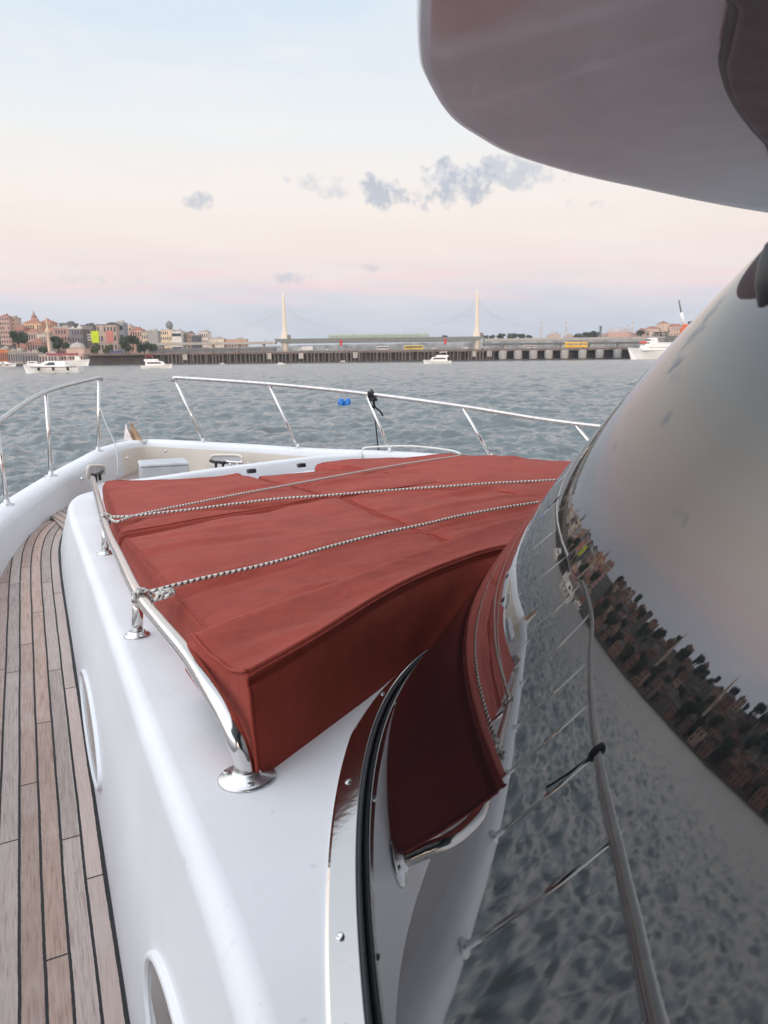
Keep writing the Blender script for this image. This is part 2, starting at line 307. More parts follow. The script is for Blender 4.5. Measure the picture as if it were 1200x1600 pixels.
# ------------------------------------------------------------------ mesh helpers
COL = scn.collection
def link(name, me, parent=None, m=None):
    o = bpy.data.objects.new(name, me); COL.objects.link(o)
    if m is not None and me is not None and not me.materials: me.materials.append(m)
    if parent is not None: o.parent = parent
    return o
def empty(name, loc=(0, 0, 0)):
    o = bpy.data.objects.new(name, None); COL.objects.link(o); o.location = loc; o.empty_display_size = .2
    return o
def tag(o, label=None, cat=None, group=None, kind=None):
    if label: o['label'] = label
    if cat: o['category'] = cat
    if group: o['group'] = group
    if kind: o['kind'] = kind
    return o
class MB:
    """collects verts and faces of one mesh"""
    def __init__(s): s.v = []; s.f = []; s.uv = []; s.smooth = []
    def add(s, vs, fs, uvs=None, smooth=False):
        b = len(s.v); s.v += [tuple(map(float, p)) for p in vs]
        for i, f in enumerate(fs):
            s.f.append([b + k for k in f]); s.smooth.append(smooth)
            s.uv.append(uvs[i] if uvs else [(0, 0)] * len(f))
        return s
    def box(s, c, d, rot=0., taper=1.0):
        x, y, z = [k / 2 for k in d]; ca, sa = math.cos(rot), math.sin(rot); vs = []
        for dz in (-1, 1):
            t = 1 if dz < 0 else taper
            for dx, dy in ((-1, -1), (1, -1), (1, 1), (-1, 1)):
                px, py = dx * x * t, dy * y * t
                vs.append((c[0] + px * ca - py * sa, c[1] + px * sa + py * ca, c[2] + dz * z))
        return s.add(vs, [(3, 2, 1, 0), (4, 5, 6, 7), (0, 1, 5, 4), (1, 2, 6, 5), (2, 3, 7, 6), (3, 0, 4, 7)])
    def tube(s, pts, r, n=10, caps=True, rads=None):
        pts = [Vector(p) for p in pts]; vs = []; ln = 0; lens = []
        ref = Vector((0, 0, 1)); nrm = None
        for i, p in enumerate(pts):
            t = (pts[min(i + 1, len(pts) - 1)] - pts[max(i - 1, 0)])
            if t.length < 1e-9: t = Vector((0, 0, 1))
            t.normalize()
            if nrm is None:
                nrm = t.cross(ref) if abs(t.dot(ref)) < .95 else t.cross(Vector((1, 0, 0)))
            nrm = (nrm - t * nrm.dot(t)).normalized(); bn = t.cross(nrm)
            if i: ln += (p - pts[i - 1]).length
            lens.append(ln); rr = rads[i] if rads else r
            for k in range(n):
                a = 2 * math.pi * k / n; vs.append(p + (nrm * math.cos(a) + bn * math.sin(a)) * rr)
        fs, uv = [], []
        for i in range(len(pts) - 1):
            for k in range(n):
                k2 = (k + 1) % n
                fs.append((i * n + k, (i + 1) * n + k, (i + 1) * n + k2, i * n + k2))
                uv.append([(k / n, lens[i]), (k / n, lens[i + 1]), ((k + 1) / n, lens[i + 1]), ((k + 1) / n, lens[i])])
        s.add(vs, fs, uv, True)
        if caps:
            s.add(vs[:n], [tuple(range(n))]); s.add(vs[-n:], [tuple(range(n - 1, -1, -1))])
        return s
    def lathe(s, prof, c, n=16, axis=(0, 0, 1), smooth=True):
        ax = Vector(axis).normalized(); e1 = ax.orthogonal().normalized(); e2 = ax.cross(e1); vs = []
        for r, z in prof:
            for k in range(n):
                a = 2 * math.pi * k / n; vs.append(Vector(c) + ax * z + (e1 * math.cos(a) + e2 * math.sin(a)) * r)
        fs = [(i * n + k, i * n + (k + 1) % n, (i + 1) * n + (k + 1) % n, (i + 1) * n + k) for i in range(len(prof) - 1) for k in range(n)]
        s.add(vs, fs, None, smooth)
        if prof[0][0] > 1e-6: s.add(vs[:n], [tuple(range(n - 1, -1, -1))])
        if prof[-1][0] > 1e-6: s.add(vs[-n:], [tuple(range(n))])
        return s
    def grid(s, P, uvs=None, smooth=True, closed=False):
        """P: rows x cols array of points"""
        P = np.asarray(P); a, b = P.shape[:2]; vs = P.reshape(-1, 3); fs = []; uv = []
        for i in range(a - 1):
            for k in range(b - (0 if closed else 1)):
                k2 = (k + 1) % b
                fs.append((i * b + k, i * b + k2, (i + 1) * b + k2, (i + 1) * b + k))
                if uvs is not None: uv.append([tuple(uvs[i][k]), tuple(uvs[i][k2]), tuple(uvs[i + 1][k2]), tuple(uvs[i + 1][k])])
        return s.add(vs, fs, uv if uvs is not None else None, smooth)
    def prism(s, loop, z0, z1, cap=True):
        """vertical prism over a plan loop; z0, z1 numbers or functions of (x, y)"""
        g = lambda z, p: z(p[0], p[1]) if callable(z) else z
        n = len(loop); vs = [(p[0], p[1], g(z0, p)) for p in loop] + [(p[0], p[1], g(z1, p)) for p in loop]
        fs = [(i, (i + 1) % n, n + (i + 1) % n, n + i) for i in range(n)]
        if cap: fs += [tuple(range(n - 1, -1, -1)), tuple(range(n, 2 * n))]
        return s.add(vs, fs)
    def mesh(s, name):
        me = bpy.data.meshes.new(name); me.from_pydata(s.v, [], s.f); me.update()
        if any(any(c != (0, 0) for c in f) for f in s.uv):
            l = me.uv_layers.new(name='UVMap'); l.data.foreach_set('uv', np.array([c for f in s.uv for c in f], dtype='f').ravel())
        me.polygons.foreach_set('use_smooth', s.smooth)
        return me
    def build(s, name, m, parent=None, fix=True, off=None):
        me = s.mesh(name)
        if off is not None: me.transform(Matrix.Translation(off))
        if fix:
            bm = bmesh.new(); bm.from_mesh(me); bmesh.ops.remove_doubles(bm, verts=bm.verts, dist=1e-6); bmesh.ops.recalc_face_normals(bm, faces=bm.faces); bm.to_mesh(me); bm.free()
        return link(name, me, parent, m)
def spline(pts, n=8, closed=False):
    P = [np.array(p, float) for p in pts]; out = []; m = len(P)
    for i in range(m if closed else m - 1):
        if closed: a, b, c, d = P[i - 1], P[i], P[(i + 1) % m], P[(i + 2) % m]
        else: a, b, c, d = P[max(i - 1, 0)], P[i], P[i + 1], P[min(i + 2, m - 1)]
        for k in range(n):
            t = k / n; out.append(.5 * ((2 * b) + (-a + c) * t + (2 * a - 5 * b + 4 * c - d) * t * t + (-a + 3 * b - 3 * c + d) * t ** 3))
    if not closed: out.append(P[-1])
    return out
def resample(pts, n):
    P = np.array(pts, float); d = np.r_[0, np.cumsum(np.linalg.norm(np.diff(P, axis=0), axis=1))]; t = np.linspace(0, d[-1], n)
    return np.stack([np.interp(t, d, P[:, k]) for k in range(P.shape[1])], 1)
def normals2(path):
    """left hand plan normals of a polyline"""
    P = np.array(path, float)[:, :2]; T = np.gradient(P, axis=0); T /= np.linalg.norm(T, axis=1)[:, None] + 1e-12
    return np.stack([-T[:, 1], T[:, 0]], 1)
def bevel(o, w, seg=3, ang=40):
    b = o.modifiers.new('bevel', 'BEVEL'); b.width = w; b.segments = seg; b.limit_method = 'ANGLE'; b.angle_limit = R(ang); return o
def wnorm(o):
    try:
        m = o.modifiers.new('wn', 'WEIGHTED_NORMAL'); m.keep_sharp = True
    except Exception: pass

# ================================================================== WATER
WAVE_A = .0078
def make_water():
    wave = []
    for k in range(90):
        lam = .22 * (2.2 / .22) ** rng.random(); th = R(25) + rng.normal() * .95
        kk = 2 * math.pi / lam; wave.append((lam, kk * math.sin(th), kk * math.cos(th), rng.random() * 6.283, WAVE_A * lam ** .95))
    for k in range(34):
        lam = 2.4 * (9.0 / 2.4) ** rng.random(); th = R(20) + rng.normal() * .9
        kk = 2 * math.pi / lam; wave.append((lam, kk * math.sin(th), kk * math.cos(th), rng.random() * 6.283, .0030 * lam))
    def height(X, Y, cell):
        Z = np.zeros_like(X)
        for lam, kx, ky, ph, a in wave:
            w = np.clip((lam / cell - 1.6) / 1.4, 0, 1)
            s_ = np.sin(kx * X + ky * Y + ph); Z += w * a * (s_ + .28 * np.cos(2 * (kx * X + ky * Y + ph)))
        return Z
    nr, na = 1000, 860
    rr = 4.0 * (900 / 4.0) ** np.linspace(0, 1, nr); aa = np.linspace(R(-66), R(46), na)
    RR, AA = np.meshgrid(rr, aa, indexing='ij'); X, Y = RR * np.sin(AA), RR * np.cos(AA)
    cell = np.maximum(RR * (rr[1] / rr[0] - 1), RR * (aa[1] - aa[0]))
    fade = np.clip((900 - RR) / 200, 0, 1)
    edge = np.clip(np.minimum(AA - aa[0], aa[-1] - AA) / R(2), 0, 1)
    Z = ZW + height(X, Y, cell) * fade * edge * np.clip((RR - 4) / 2, 0, 1)
    V = np.stack([X, Y, Z], -1).reshape(-1, 3)
    idx = np.arange(nr * na).reshape(nr, na)
    Fc = np.stack([idx[:-1, :-1], idx[:-1, 1:], idx[1:, 1:], idx[1:, :-1]], -1).reshape(-1, 4)
    # flat remainder: back sector and outer ring, joined to the same edges
    def patch(r0, r1, n1, a0, a1, n2):
        nonlocal V, Fc
        r_ = np.geomspace(r0, r1, n1); a_ = np.linspace(a0, a1, n2); r2, a2 = np.meshgrid(r_, a_, indexing='ij')
        v = np.stack([r2 * np.sin(a2), r2 * np.cos(a2), np.full_like(r2, ZW)], -1).reshape(-1, 3); b = len(V)
        i2 = b + np.arange(n1 * n2).reshape(n1, n2); f = np.stack([i2[:-1, :-1], i2[:-1, 1:], i2[1:, 1:], i2[1:, :-1]], -1).reshape(-1, 4)
        V = np.concatenate([V, v]); Fc = np.concatenate([Fc, f])
    patch(4.0, 900, 20, aa[-1], aa[0] + 2 * math.pi, 240)
    patch(900, 1560, 8, aa[0], aa[0] + 2 * math.pi, 240)
    patch(.05, 4.0, 6, -math.pi, math.pi, 120)
    me = bpy.data.meshes.new('water'); me.vertices.add(len(V)); me.vertices.foreach_set('co', V.astype('f').ravel())
    me.loops.add(len(Fc) * 4); me.loops.foreach_set('vertex_index', Fc.astype('i').ravel())
    me.polygons.add(len(Fc)); me.polygons.foreach_set('loop_start', np.arange(0, len(Fc) * 4, 4, dtype='i')); me.polygons.foreach_set('loop_total', np.full(len(Fc), 4, dtype='i'))
    me.update(calc_edges=True); me.polygons.foreach_set('use_smooth', np.ones(len(Fc), dtype=bool))
    if me.polygons[0].normal.z < 0: me.flip_normals()
    tag(link('water', me, None, M_water), kind='structure')
make_water()

# ================================================================== THE YACHT
yacht = tag(empty('motor_yacht', (0, 0, -1.2)), 'white motor yacht in the foreground with teak side deck and curved dark windscreen', 'yacht')
YO = (0, 0, 1.2)    # parts are modelled in place; their meshes are shifted to hang from the empty
def ypart(mb, name, m, parent=None, **k):
    o = mb.build(name, m, parent or yacht, off=YO if parent is None else None, **k); return o
def ysub(mb, name, m, parent, **k):
    return mb.build(name, m, parent, off=YO, **k)

# ---- windscreen surface (raked, curved glass fitted to the outline and to the reflected horizon)
GP = dict(cf=-2.7228, cs=.9336, a0=1.1653, b0=4.1018, ka=1.033, kb=.0646, kc=.8123, n=2.0828, th=.4114, qa=-1.2518, qb=.0495, qc=-.0925, ra=.7306, rb=.4551, qd=-.3969, n1=.4764)
G_EF = np.array([-math.sin(GP['th']), math.cos(GP['th'])]); G_ES = np.array([math.cos(GP['th']), math.sin(GP['th'])])
def gdims(z):
    dz = z + .57; DC = .55; e = min(dz, DC)
    sl = max(.12, GP['ka'] + 2 * GP['qa'] * DC + 3 * GP['ra'] * DC ** 2 + 4 * GP['qd'] * DC ** 3)
    a = GP['a0'] - GP['ka'] * e - GP['qa'] * e ** 2 - GP['ra'] * e ** 3 - GP['qd'] * e ** 4 - sl * max(dz - DC, 0)
    return (a, GP['b0'] - GP['kb'] * dz - GP['qb'] * dz * dz - GP['rb'] * dz ** 3, GP['cf'] - GP['kc'] * dz - GP['qc'] * dz * dz, GP['n'] + GP['n1'] * dz)
def GS(phi, z):
    a, b, cy, n = gdims(z)
    x, y = math.cos(phi), math.sin(phi); k = (abs(x) ** n + abs(y) ** n) ** (-1 / n)
    return G_ES * (GP['cs'] + a * x * k) + G_EF * (cy + b * y * k)
def gbase(phi):
    z = -.57
    for _ in range(6): p = GS(phi, z); z = trz(*p)
    return p
PHIS = np.radians(np.r_[np.linspace(176, 150.3, 22), np.linspace(150, 62, 230), np.linspace(61, 4, 40)])
ZT = .635
rows = []
for phi in PHIS:
    zb = trz(*gbase(phi)) - .004
    rows.append([np.r_[GS(phi, z), z] for z in np.linspace(zb, ZT, 60)])
o = ypart(MB().grid(rows), 'windscreen', M_glass)

gb = np.array([gbase(p) for p in PHIS]); gn = normals2(gb)      # left hand normals point outward (port / forward)
# check outward direction
_c0 = gb.mean(0)
if np.dot(gn[40], np.array([-1., 0])) < 0: gn = -gn
# dark gasket bead
ypart(MB().tube([(x + nx * .003, y + ny * .003, trz(x, y) + .003) for (x, y), (nx, ny) in zip(gb, gn)], .0042, 8), 'windscreen_gasket', M_rubber)
# polished strip round the foot of the glass
def strip_prof(i, off, h):
    x, y = gb[i] + gn[i] * off; return (x, y, trz(x, y) + h)
def strip_w(i):
    return .031 * (1 if i < 60 or (gb[i][1] < 1.1 and gb[i][0] < .3) else (max(.3, 1 - (gb[i][1] - 1.1) / .35) if gb[i][0] < .5 else .3))
P = []
for i in range(len(gb)):
    w = strip_w(i); P.append([strip_prof(i, .0055, .008), strip_prof(i, .0065, .009), strip_prof(i, .0065 + w * .9, .005), strip_prof(i, .0065 + w, .003), strip_prof(i, .0065 + w, -.004)])
trim = ypart(MB().grid(P, smooth=False), 'windscreen_trim', M_chrome)
for u_, v_ in ((556, 1215), (553, 1452), (600, 1082), (560, 1590)):
    p = trh(u_, v_, .010); i = int(np.argmin(np.linalg.norm(gb - p[:2], axis=1))); q_ = strip_prof(i, .0065 + strip_w(i) * .55, .0068)
    nv = (gn[i][0] * .45, gn[i][1] * .45, 1)
    sc_ = MB().lathe([(.0048, -.002), (.0048, .0012), (.0038, .0022), (.0012, .0016), (0, .0008)], q_, 14, nv)
    ysub(sc_, 'screw', M_steel, trim)

# ---- cabin trunk
port_wall = [(1.25, -3.6), (.80, -2.5), (.42, -1.55), (.16, -.82), (.02, -.42), (-.06, -.0), (-.11, .27), (-.19, .562), (-.463, 1.157), (-.85, 2.008), (-1.198, 2.774), (-1.5, 3.44), (-1.68, 3.86)]
corner = [(-1.76, 4.10), (-1.80, 4.32), (-1.765, 4.52), (-1.64, 4.66)]
front_px = [(250, 742), (337, 730), (420, 720), (490, 712)]
front = [tuple(trh(u, v, .085)[:2]) for u, v in front_px]
stbd = [(.05, 5.16), (.62, 5.18), (1.05, 4.86), (1.6, 4.3), (2.2, 3.6), (2.9, 2.7), (3.4, 1.7), (3.75, .4), (4.2, -1.2), (4.8, -3.2)]
TL = spline(port_wall, 6) + spline([port_wall[-1]] + corner + front + stbd, 6)[1:]
TL = np.array(TL); TN = normals2(TL)
if np.dot(TN[10], np.array([-1, -.4])) < 0: TN = -TN
Rr = .032
prof = []
for i, (x, y) in enumerate(TL):
    nx, ny = TN[i]; row = [(x, y, dkz(y) - .02)]
    zt = trz(x, y)
    row.append((x - nx * .0255, y - ny * .0255, (dkz(y) + zt) / 2 - .02))
    for a in np.linspace(0, 90, 8):
        o_ = -.055 - Rr + Rr * math.cos(R(a)); px, py = x + nx * o_, y + ny * o_
        row.append((px, py, trz(px, py) - Rr + Rr * math.sin(R(a))))
    prof.append(row)
mb = MB().grid(prof, smooth=True)
cap = [r[-1] for r in prof]; mb.add(cap, [tuple(range(len(cap)))], None, False)
trunk = ypart(mb, 'cabin_trunk', M_white, fix=True)
# raised coaming in front of the pads
fp = np.array(spline([trh(u, v, .085)[:2] for u, v in [(152, 755), (240, 744), (337, 730), (420, 720), (490, 712), (560, 707)]], 6)); fn = normals2(fp)
if fn[5][1] < 0: fn = -fn
P = []
for (x, y), (nx, ny) in zip(fp, fn):
    row = []
    for off, h in ((.012, -.01), (.012, .06), (.006, .075), (-.006, .082), (-.09, .082), (-.105, .078), (-.112, .062), (-.114, -.01)):
        px, py = x + nx * off, y + ny * off; row.append((px, py, trz(px, py) + h))
    P.append(row)
mb = MB().grid(P, smooth=True); mb.add(P[0], [tuple(range(8))]); mb.add(P[-1], [tuple(range(7, -1, -1))])
coam = ypart(mb, 'coaming', M_white)
for u_, v_ in ((393, 737), (471, 728)):
    p = trh(u_, v_, .07)
    lt = MB().box((p[0], p[1], p[2] + .004), (.055, .03, .026), R(35)).box((p[0] - .012, p[1] - .02, p[2] + .004), (.02, .03, .018), R(35))
    bevel(ypart(lt, 'latch', M_black), .006, 2)

# portholes in the trunk side
_ip = int(np.argmax(TL[:, 1] > 3.7))
def wall_pt(y, f):
    k = np.array([np.interp(y, TL[:_ip, 1], TL[:_ip, 0]), y]); n_ = np.array([np.interp(y, TL[:_ip, 1], TN[:_ip, 0]), np.interp(y, TL[:_ip, 1], TN[:_ip, 1])])
    b = np.r_[k, dkz(y)]; t = np.r_[k - n_ * .055, 0]; t[2] = trz(t[0], t[1]); return b * (1 - f) + t * f
def porthole(yc, fc, hl, hf):
    nrm = np.array([-.902, -.41, .13])
    def ring(k, off): return [tuple(wall_pt(yc + (hl - k) * .91 * math.cos(a), fc + (hf - k / .5) * math.sin(a)) + nrm * off) for a in np.linspace(0, 2 * math.pi, 65)[:-1]]
    rows_ = [ring(0, -.012), ring(0, .005), ring(.003, .008), ring(.009, .0085), ring(.011, .007), ring(.013, .003), ring(.014, .001)]
    rim = ypart(MB().grid(np.array(rows_), closed=True), 'porthole', M_white)
    gl = ring(.012, .0026)
    ysub(MB().add(gl, [tuple(range(64))]), 'pane', M_port, rim)
porthole(1.96, .235, .33, .16)
porthole(.755, .44, .26, .20)

# ---- bulwark, hull and decks
cap_line = [(1.05, -3.8), (.62, -2.8), (.22, -1.85), (-.18, -.95), (-.55, -.1), (-.90, .75), (-1.22, 1.6), (-1.52, 2.4), (-1.78, 3.15), (-2.0, 3.93), (-2.105, 4.77), (-2.15, 5.5), (-2.17, 6.05), (-2.12, 6.40),
            (-1.93, 6.50), (-1.47, 6.27), (-.65, 5.84), (.05, 5.62), (.75, 5.30), (1.45, 4.86), (2.3, 4.1), (3.1, 3.1), (3.8, 1.9), (4.3, .5), (4.75, -1.3), (5.2, -3.4)]
def capz(x, y): return -.755 + .048 * min(max(0, y - 4.0), 2.0)
CL = np.array(spline(cap_line, 6)); CN = normals2(CL)
if np.dot(CN[20], np.array([-1, 0])) < 0: CN = -CN
P = []
for (x, y), (nx, ny) in zip(CL, CN):
    zc = capz(x, y); zd = dkz(y) - .03
    if y > 4.2: zd = -.93
    row = []
    for off, z in ((-.085, zd), (-.078, zc - .05), (-.073, zc - .02), (-.055, zc - .003), (-.02, zc + .004), (.02, zc + .003), (.055, zc - .006), (.075, zc - .03), (.082, zc - .07)):
        row.append((x + nx * off, y + ny * off, z))
    for off, z in ((.085, zc - .11), (.115, zc - .125), (.115, zc - .175), (.08, zc - .19), (-.05, -1.7), (-.25, -2.6), (-.42, ZW - .6)):
        row.append((x + nx * off, y + ny * off, z))
    P.append(row)
P = np.array(P)
ypart(MB().grid(P[:, 1:10]), 'bulwark', M_white)
ypart(MB().grid(P[:74, :2]), 'bulwark_lining', M_white)
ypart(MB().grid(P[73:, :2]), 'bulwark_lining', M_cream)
ypart(MB().grid(P[:, 9:]), 'hull', M_white2)
inner = P[:, 0, :]
# side deck ribbon: planks follow the trunk wall
wallp = resample(np.array([t for t in TL[:len(spline(port_wall, 6)) + 14]]), 120); wn_ = normals2(wallp)
if np.dot(wn_[30], np.array([-1, -.4])) < 0: wn_ = -wn_
def inner_hit(p, n):
    best = 1.2
    for a, b in zip(CL[:-1], CL[1:]):
        e = b - a; M_ = np.array([[n[0], -e[0]], [n[1], -e[1]]]); det = np.linalg.det(M_)
        if abs(det) < 1e-9: continue
        t, s_ = np.linalg.solve(M_, a - p)
        if 0 <= s_ <= 1 and t > 0: best = min(best, t)
    return max(.04, best - .06)
rowsP, rowsU = [], []; ln = 0
for i, (p, n) in enumerate(zip(wallp, wn_)):
    if i: ln += np.linalg.norm(p - wallp[i - 1])
    w = inner_hit(p, n); offs = np.linspace(-.02, w, 9)
    rowsP.append([np.r_[p + n * o_, dkz((p + n * o_)[1])] for o_ in offs]); rowsU.append([(o_ + .002, ln) for o_ in offs])
ypart(MB().grid(rowsP, rowsU, smooth=False), 'side_deck', M_teak)
fd = [tuple(q) + (-.905,) for q in TL[len(spline(port_wall, 6)) + 6:-20][::-1]]
i0, i1 = 58, 118
fl = [tuple(inner[i][:2]) + (-.905,) for i in range(i0, i1)]
loop = fl + fd
ypart(MB().add(loop, [tuple(range(len(loop)))], [[(.8 * q[0] + .6 * q[1], -.6 * q[0] + .8 * q[1]) for q in loop]]), 'foredeck', M_teak)

# foredeck gear
bx = atY(256, 735, 5.25)
mb = MB().box((bx[0], bx[1], -.80), (.34, .30, .21), R(20), .92)
bevel(ypart(mb, 'anchor_locker', M_grey), .012, 2)
mb = MB().box((bx[0], bx[1], -.687), (.33, .29, .016), R(20), .95)
bevel(ypart(mb, 'locker_lid', MATS['grey_paint']), .006, 2)
an = empty('anchor', (0, 0, 0)); an.parent = yacht
ap = atY(208, 690, 6.48)
for du, hgt, m_, lean in ((-.035, .15, M_steel, -.03), (.035, .16, M_rust, -.06)):
    fl_ = MB().add([(ap[0] + du - .05, ap[1] + .02, ap[2]), (ap[0] + du + .045, ap[1] - .03, ap[2]), (ap[0] + du + lean, ap[1] + .03, ap[2] + hgt),
                    (ap[0] + du - .04, ap[1] + .045, ap[2]), (ap[0] + du + .055, ap[1] - .005, ap[2]), (ap[0] + du + lean + .008, ap[1] + .045, ap[2] + hgt)],
                   [(0, 1, 2), (5, 4, 3), (0, 3, 4, 1), (1, 4, 5, 2), (2, 5, 3, 0)])
    ysub(fl_, 'fluke', m_, an)
ysub(MB().box((ap[0], ap[1], ap[2] + .004), (.26, .09, .018), R(-10)), 'roller_plate', M_steel, an)
def cleat(c, rot, name='cleat', m=None):
    mb = MB(); ca, sa = math.cos(rot), math.sin(rot)
    for k in (-.035, .035): mb.tube([(c[0] + ca * k, c[1] + sa * k, c[2]), (c[0] + ca * k, c[1] + sa * k, c[2] + .045)], .010, 8)
    mb.tube([(c[0] - ca * .09, c[1] - sa * .09, c[2] + .055), (c[0] - ca * .05, c[1] - sa * .05, c[2] + .047), (c[0] + ca * .05, c[1] + sa * .05, c[2] + .047), (c[0] + ca * .09, c[1] + sa * .09, c[2] + .055)], .011, 8)
    return ypart(mb, name, m or M_black)
def fairlead(u0, u1, v0, v1, Y0, Y1):
    a, b, c, d = atY(u0, v0, Y0), atY(u1, v0, Y1), atY(u1, v1, Y1), atY(u0, v1, Y0)
    pts = []
    ctr = (a + b + c + d) / 4; e1, e2 = (b - a) / 2, (a - d) / 2
    for k in range(28):
        t = 2 * math.pi * k / 28; cx_, sx_ = math.cos(t), math.sin(t); q_ = (abs(cx_) ** 5 + abs(sx_) ** 5) ** (-.2); pts.append(ctr + e1 * cx_ * q_ + e2 * sx_ * q_)
    rim = ypart(MB().tube(pts + [pts[0]], .010, 8, False), 'fairlead', M_cream)
    ysub(MB().add(pts, [tuple(range(28))]), 'opening', M_grey, rim)
fairlead(329, 378, 711, 729, 5.93, 5.72)
c_ = atY(343, 728, 5.68); cleat((c_[0], c_[1], c_[2] - .02), R(-30)); c_ = atY(366, 728, 5.60); cleat((c_[0], c_[1], c_[2] - .02), R(-30), m=M_steel)
fairlead(137, 163, 727, 747, 4.95, 5.35)
c_ = atY(153, 747, 4.95); cleat((c_[0], c_[1], c_[2] - .02), R(90))
for u_, v_, Y_ in ((259, 705, 6.2), (199, 716, 5.9), (388, 724, 5.6), (25, 820, 4.02), (128, 748, 4.9)):
    c_ = atY(u_, v_, Y_); ypart(MB().lathe([(.012, 0), (.012, .012), (.007, .02), (0, .021)], c_, 10, (.4, -.9, .1)), 'deck_fitting', M_steel)
# chain and rope heap by the locker
for k, (u_, v_, Y_) in enumerate(((215, 733, 5.35), (196, 738, 5.2), (300, 735, 5.3))):
    c_ = atY(u_, v_, Y_); pts = [(c_[0] + .09 * math.cos(t * 1.9) * (1 - t / 14), c_[1] + .09 * math.sin(t * 1.9) * (1 - t / 14), -.895 + .008 * t) for t in np.linspace(0, 10, 50)]
    ypart(MB().tube(pts, .010, 6), 'mooring_line', (M_black, M_rust, M_black)[k])

# ---- bow rail
RAD = .0145
def post(base, top, parent):
    b, t = np.array(base), np.array(top)
    o = ypart(MB().tube([b, b + (t - b) * .5, t], .0125, 10), 'stanchion', M_chrome)
    pl = MB().lathe([(.038, -.004), (.038, .004), (.03, .007), (.016, .010), (.014, .03)], b, 14)
    ysub(pl, 'base_plate', M_steel, o); return o
stations = []   # (base, top)
def st(u, v, Y, base): stations.append((base, atY(u, v, Y)))
def cz(x, y): return (x, y, capz(x, y) + .002)
aft = []
for (x, y, zr) in ((.62, -2.8, -.56), (.27, -1.98, -.55), (-.08, -1.2, -.54), (-.41, -.45, -.53), (-.70, .30, -.52), (-1.02, 1.06, -.495), (-1.31, 1.82, -.462), (-1.57, 2.56, -.432), (-1.815, 3.29, -.385), (-2.02, 4.05, -.315)):
    aft.append((cz(x, y), (x - .02, y + .02, zr)))
ps = [((-2.115, 4.84), atY(72, 612, 4.86)), ((-2.16, 5.80), atY(155, 590, 5.85))]
fwd = [((-1.47, 6.27), atY(272, 590, 6.35)), ((-.65, 5.84), atY(420, 600, 5.95)), ((.05, 5.62), atY(572, 615, 5.75)), ((.75, 5.30), atY(722, 635, 5.42)), ((1.45, 4.86), atY(898, 662, 5.0))]
for b_, t_ in aft: post(b_, t_, yacht)
for b_, t_ in ps + fwd: post(cz(*b_), t_, yacht)
t_aft = [np.array(t_) for b_, t_ in aft] + [np.array(t_) for b_, t_ in ps]
rail = spline(t_aft, 8)
end = t_aft[-1]
rail = rail + [end + np.array([.006, .012, -.004]), end + np.array([.008, .02, -.02])]
ypart(MB().tube(rail, RAD, 12), 'bow_rail', M_oldsteel)
t_f = [np.array(t_) for b_, t_ in fwd] + [np.array((2.3, 4.15, -.50)), np.array((3.1, 3.1, -.56)), np.array((3.8, 1.8, -.6)), np.array((4.4, .2, -.62))]
s0 = t_f[0]
ypart(MB().tube([s0 + np.array([-.012, .0, -.03]), s0 + np.array([-.010, 0, -.008])] + spline(t_f, 8), RAD, 12), 'bow_rail', M_oldsteel)
for b_, t_ in (((2.3, 4.1), t_f[5]), ((3.1, 3.06), t_f[6]), ((3.8, 1.76), t_f[7])): post(cz(*b_), t_, yacht)
w0, w1 = t_aft[-1], t_f[0]
ypart(MB().tube([w0 + (w1 - w0) * t - np.array([0, 0, .05 * math.sin(math.pi * t)]) * .6 for t in np.linspace(0, 1, 12)], .004, 6), 'gate_wire', M_steel)
# slack line tied to the second port stanchion
b_ = np.array(cz(*ps[1][0])); t_ = ps[1][1]; m0 = b_ + (t_ - b_) * .62
g_ = atY(183, 745, 5.35); e_ = atY(178, 690, 5.6)
ypart(MB().tube(spline([m0 + np.array([.01, -.01, 0]), m0 * .6 + e_ * .4 + np.array([0, 0, -.01]), e_, g_ * .5 + e_ * .5 + np.array([.015, 0, 0]), g_], 6), .005, 6), 'signal_line', M_grey)

# ---- grab rail beside the pads
rp = [trh(147, 757, .035), trh(145, 747, .09), trh(150, 768, .10), trh(165, 822, .10), trh(188, 872, .10), trh(215, 927, .10), trh(250, 972, .10), trh(290, 1020, .10), trh(326, 1074, .098), trh(350, 1113, .085), trh(367, 1150, .062), trh(379, 1185, .030), trh(386, 1216, .0)]
rp[0][2] = trz(*rp[0][:2]); rp[0][:2] = rp[1][:2] + np.array([0, .03])
gr_ = ypart(MB().tube(spline(rp, 8), .0138, 16), 'grab_rail', M_chrome)
def flange(c, r):
    x, y = c[:2]; z = trz(x, y); nrm = (-.023 * -1, .04, 1)
    o = ysub(MB().lathe([(r, -.002), (r, .0025), (r * .94, .005), (.021, .007), (.019, .012), (.0155, .013)], (x, y, z), 30, (-.023, .04, 1)), 'flange', M_steel, gr_)
    return o
def screw(c, a, r, m=M_steel):
    x, y = c[0] + r * math.cos(a), c[1] + r * math.sin(a)
    ysub(MB().lathe([(.0052, .004), (.0052, .0072), (.0035, .008), (.0012, .0068), (0, .0066)], (x, y, trz(x, y)), 12, (-.023, .04, 1)), 'screw', m, gr_)
fl0 = rp[-1]; flange(fl0, .041)
for a in (R(165), R(290), R(45)): screw(fl0, a, .031)
for u_, v_ in ((216, 928), (165, 822)):
    t_ = trh(u_, v_, .10); ft = t_.copy(); ft[2] = trz(ft[0], ft[1]); ft[:2] += np.array([-.012, .006]); flange(ft, .029)
    ysub(MB().tube([ft, t_ * .5 + ft * .5, t_], .0125, 12), 'rail_post', M_chrome, gr_)
    for a in (R(200), R(320), R(80)): screw(ft, a, .023)
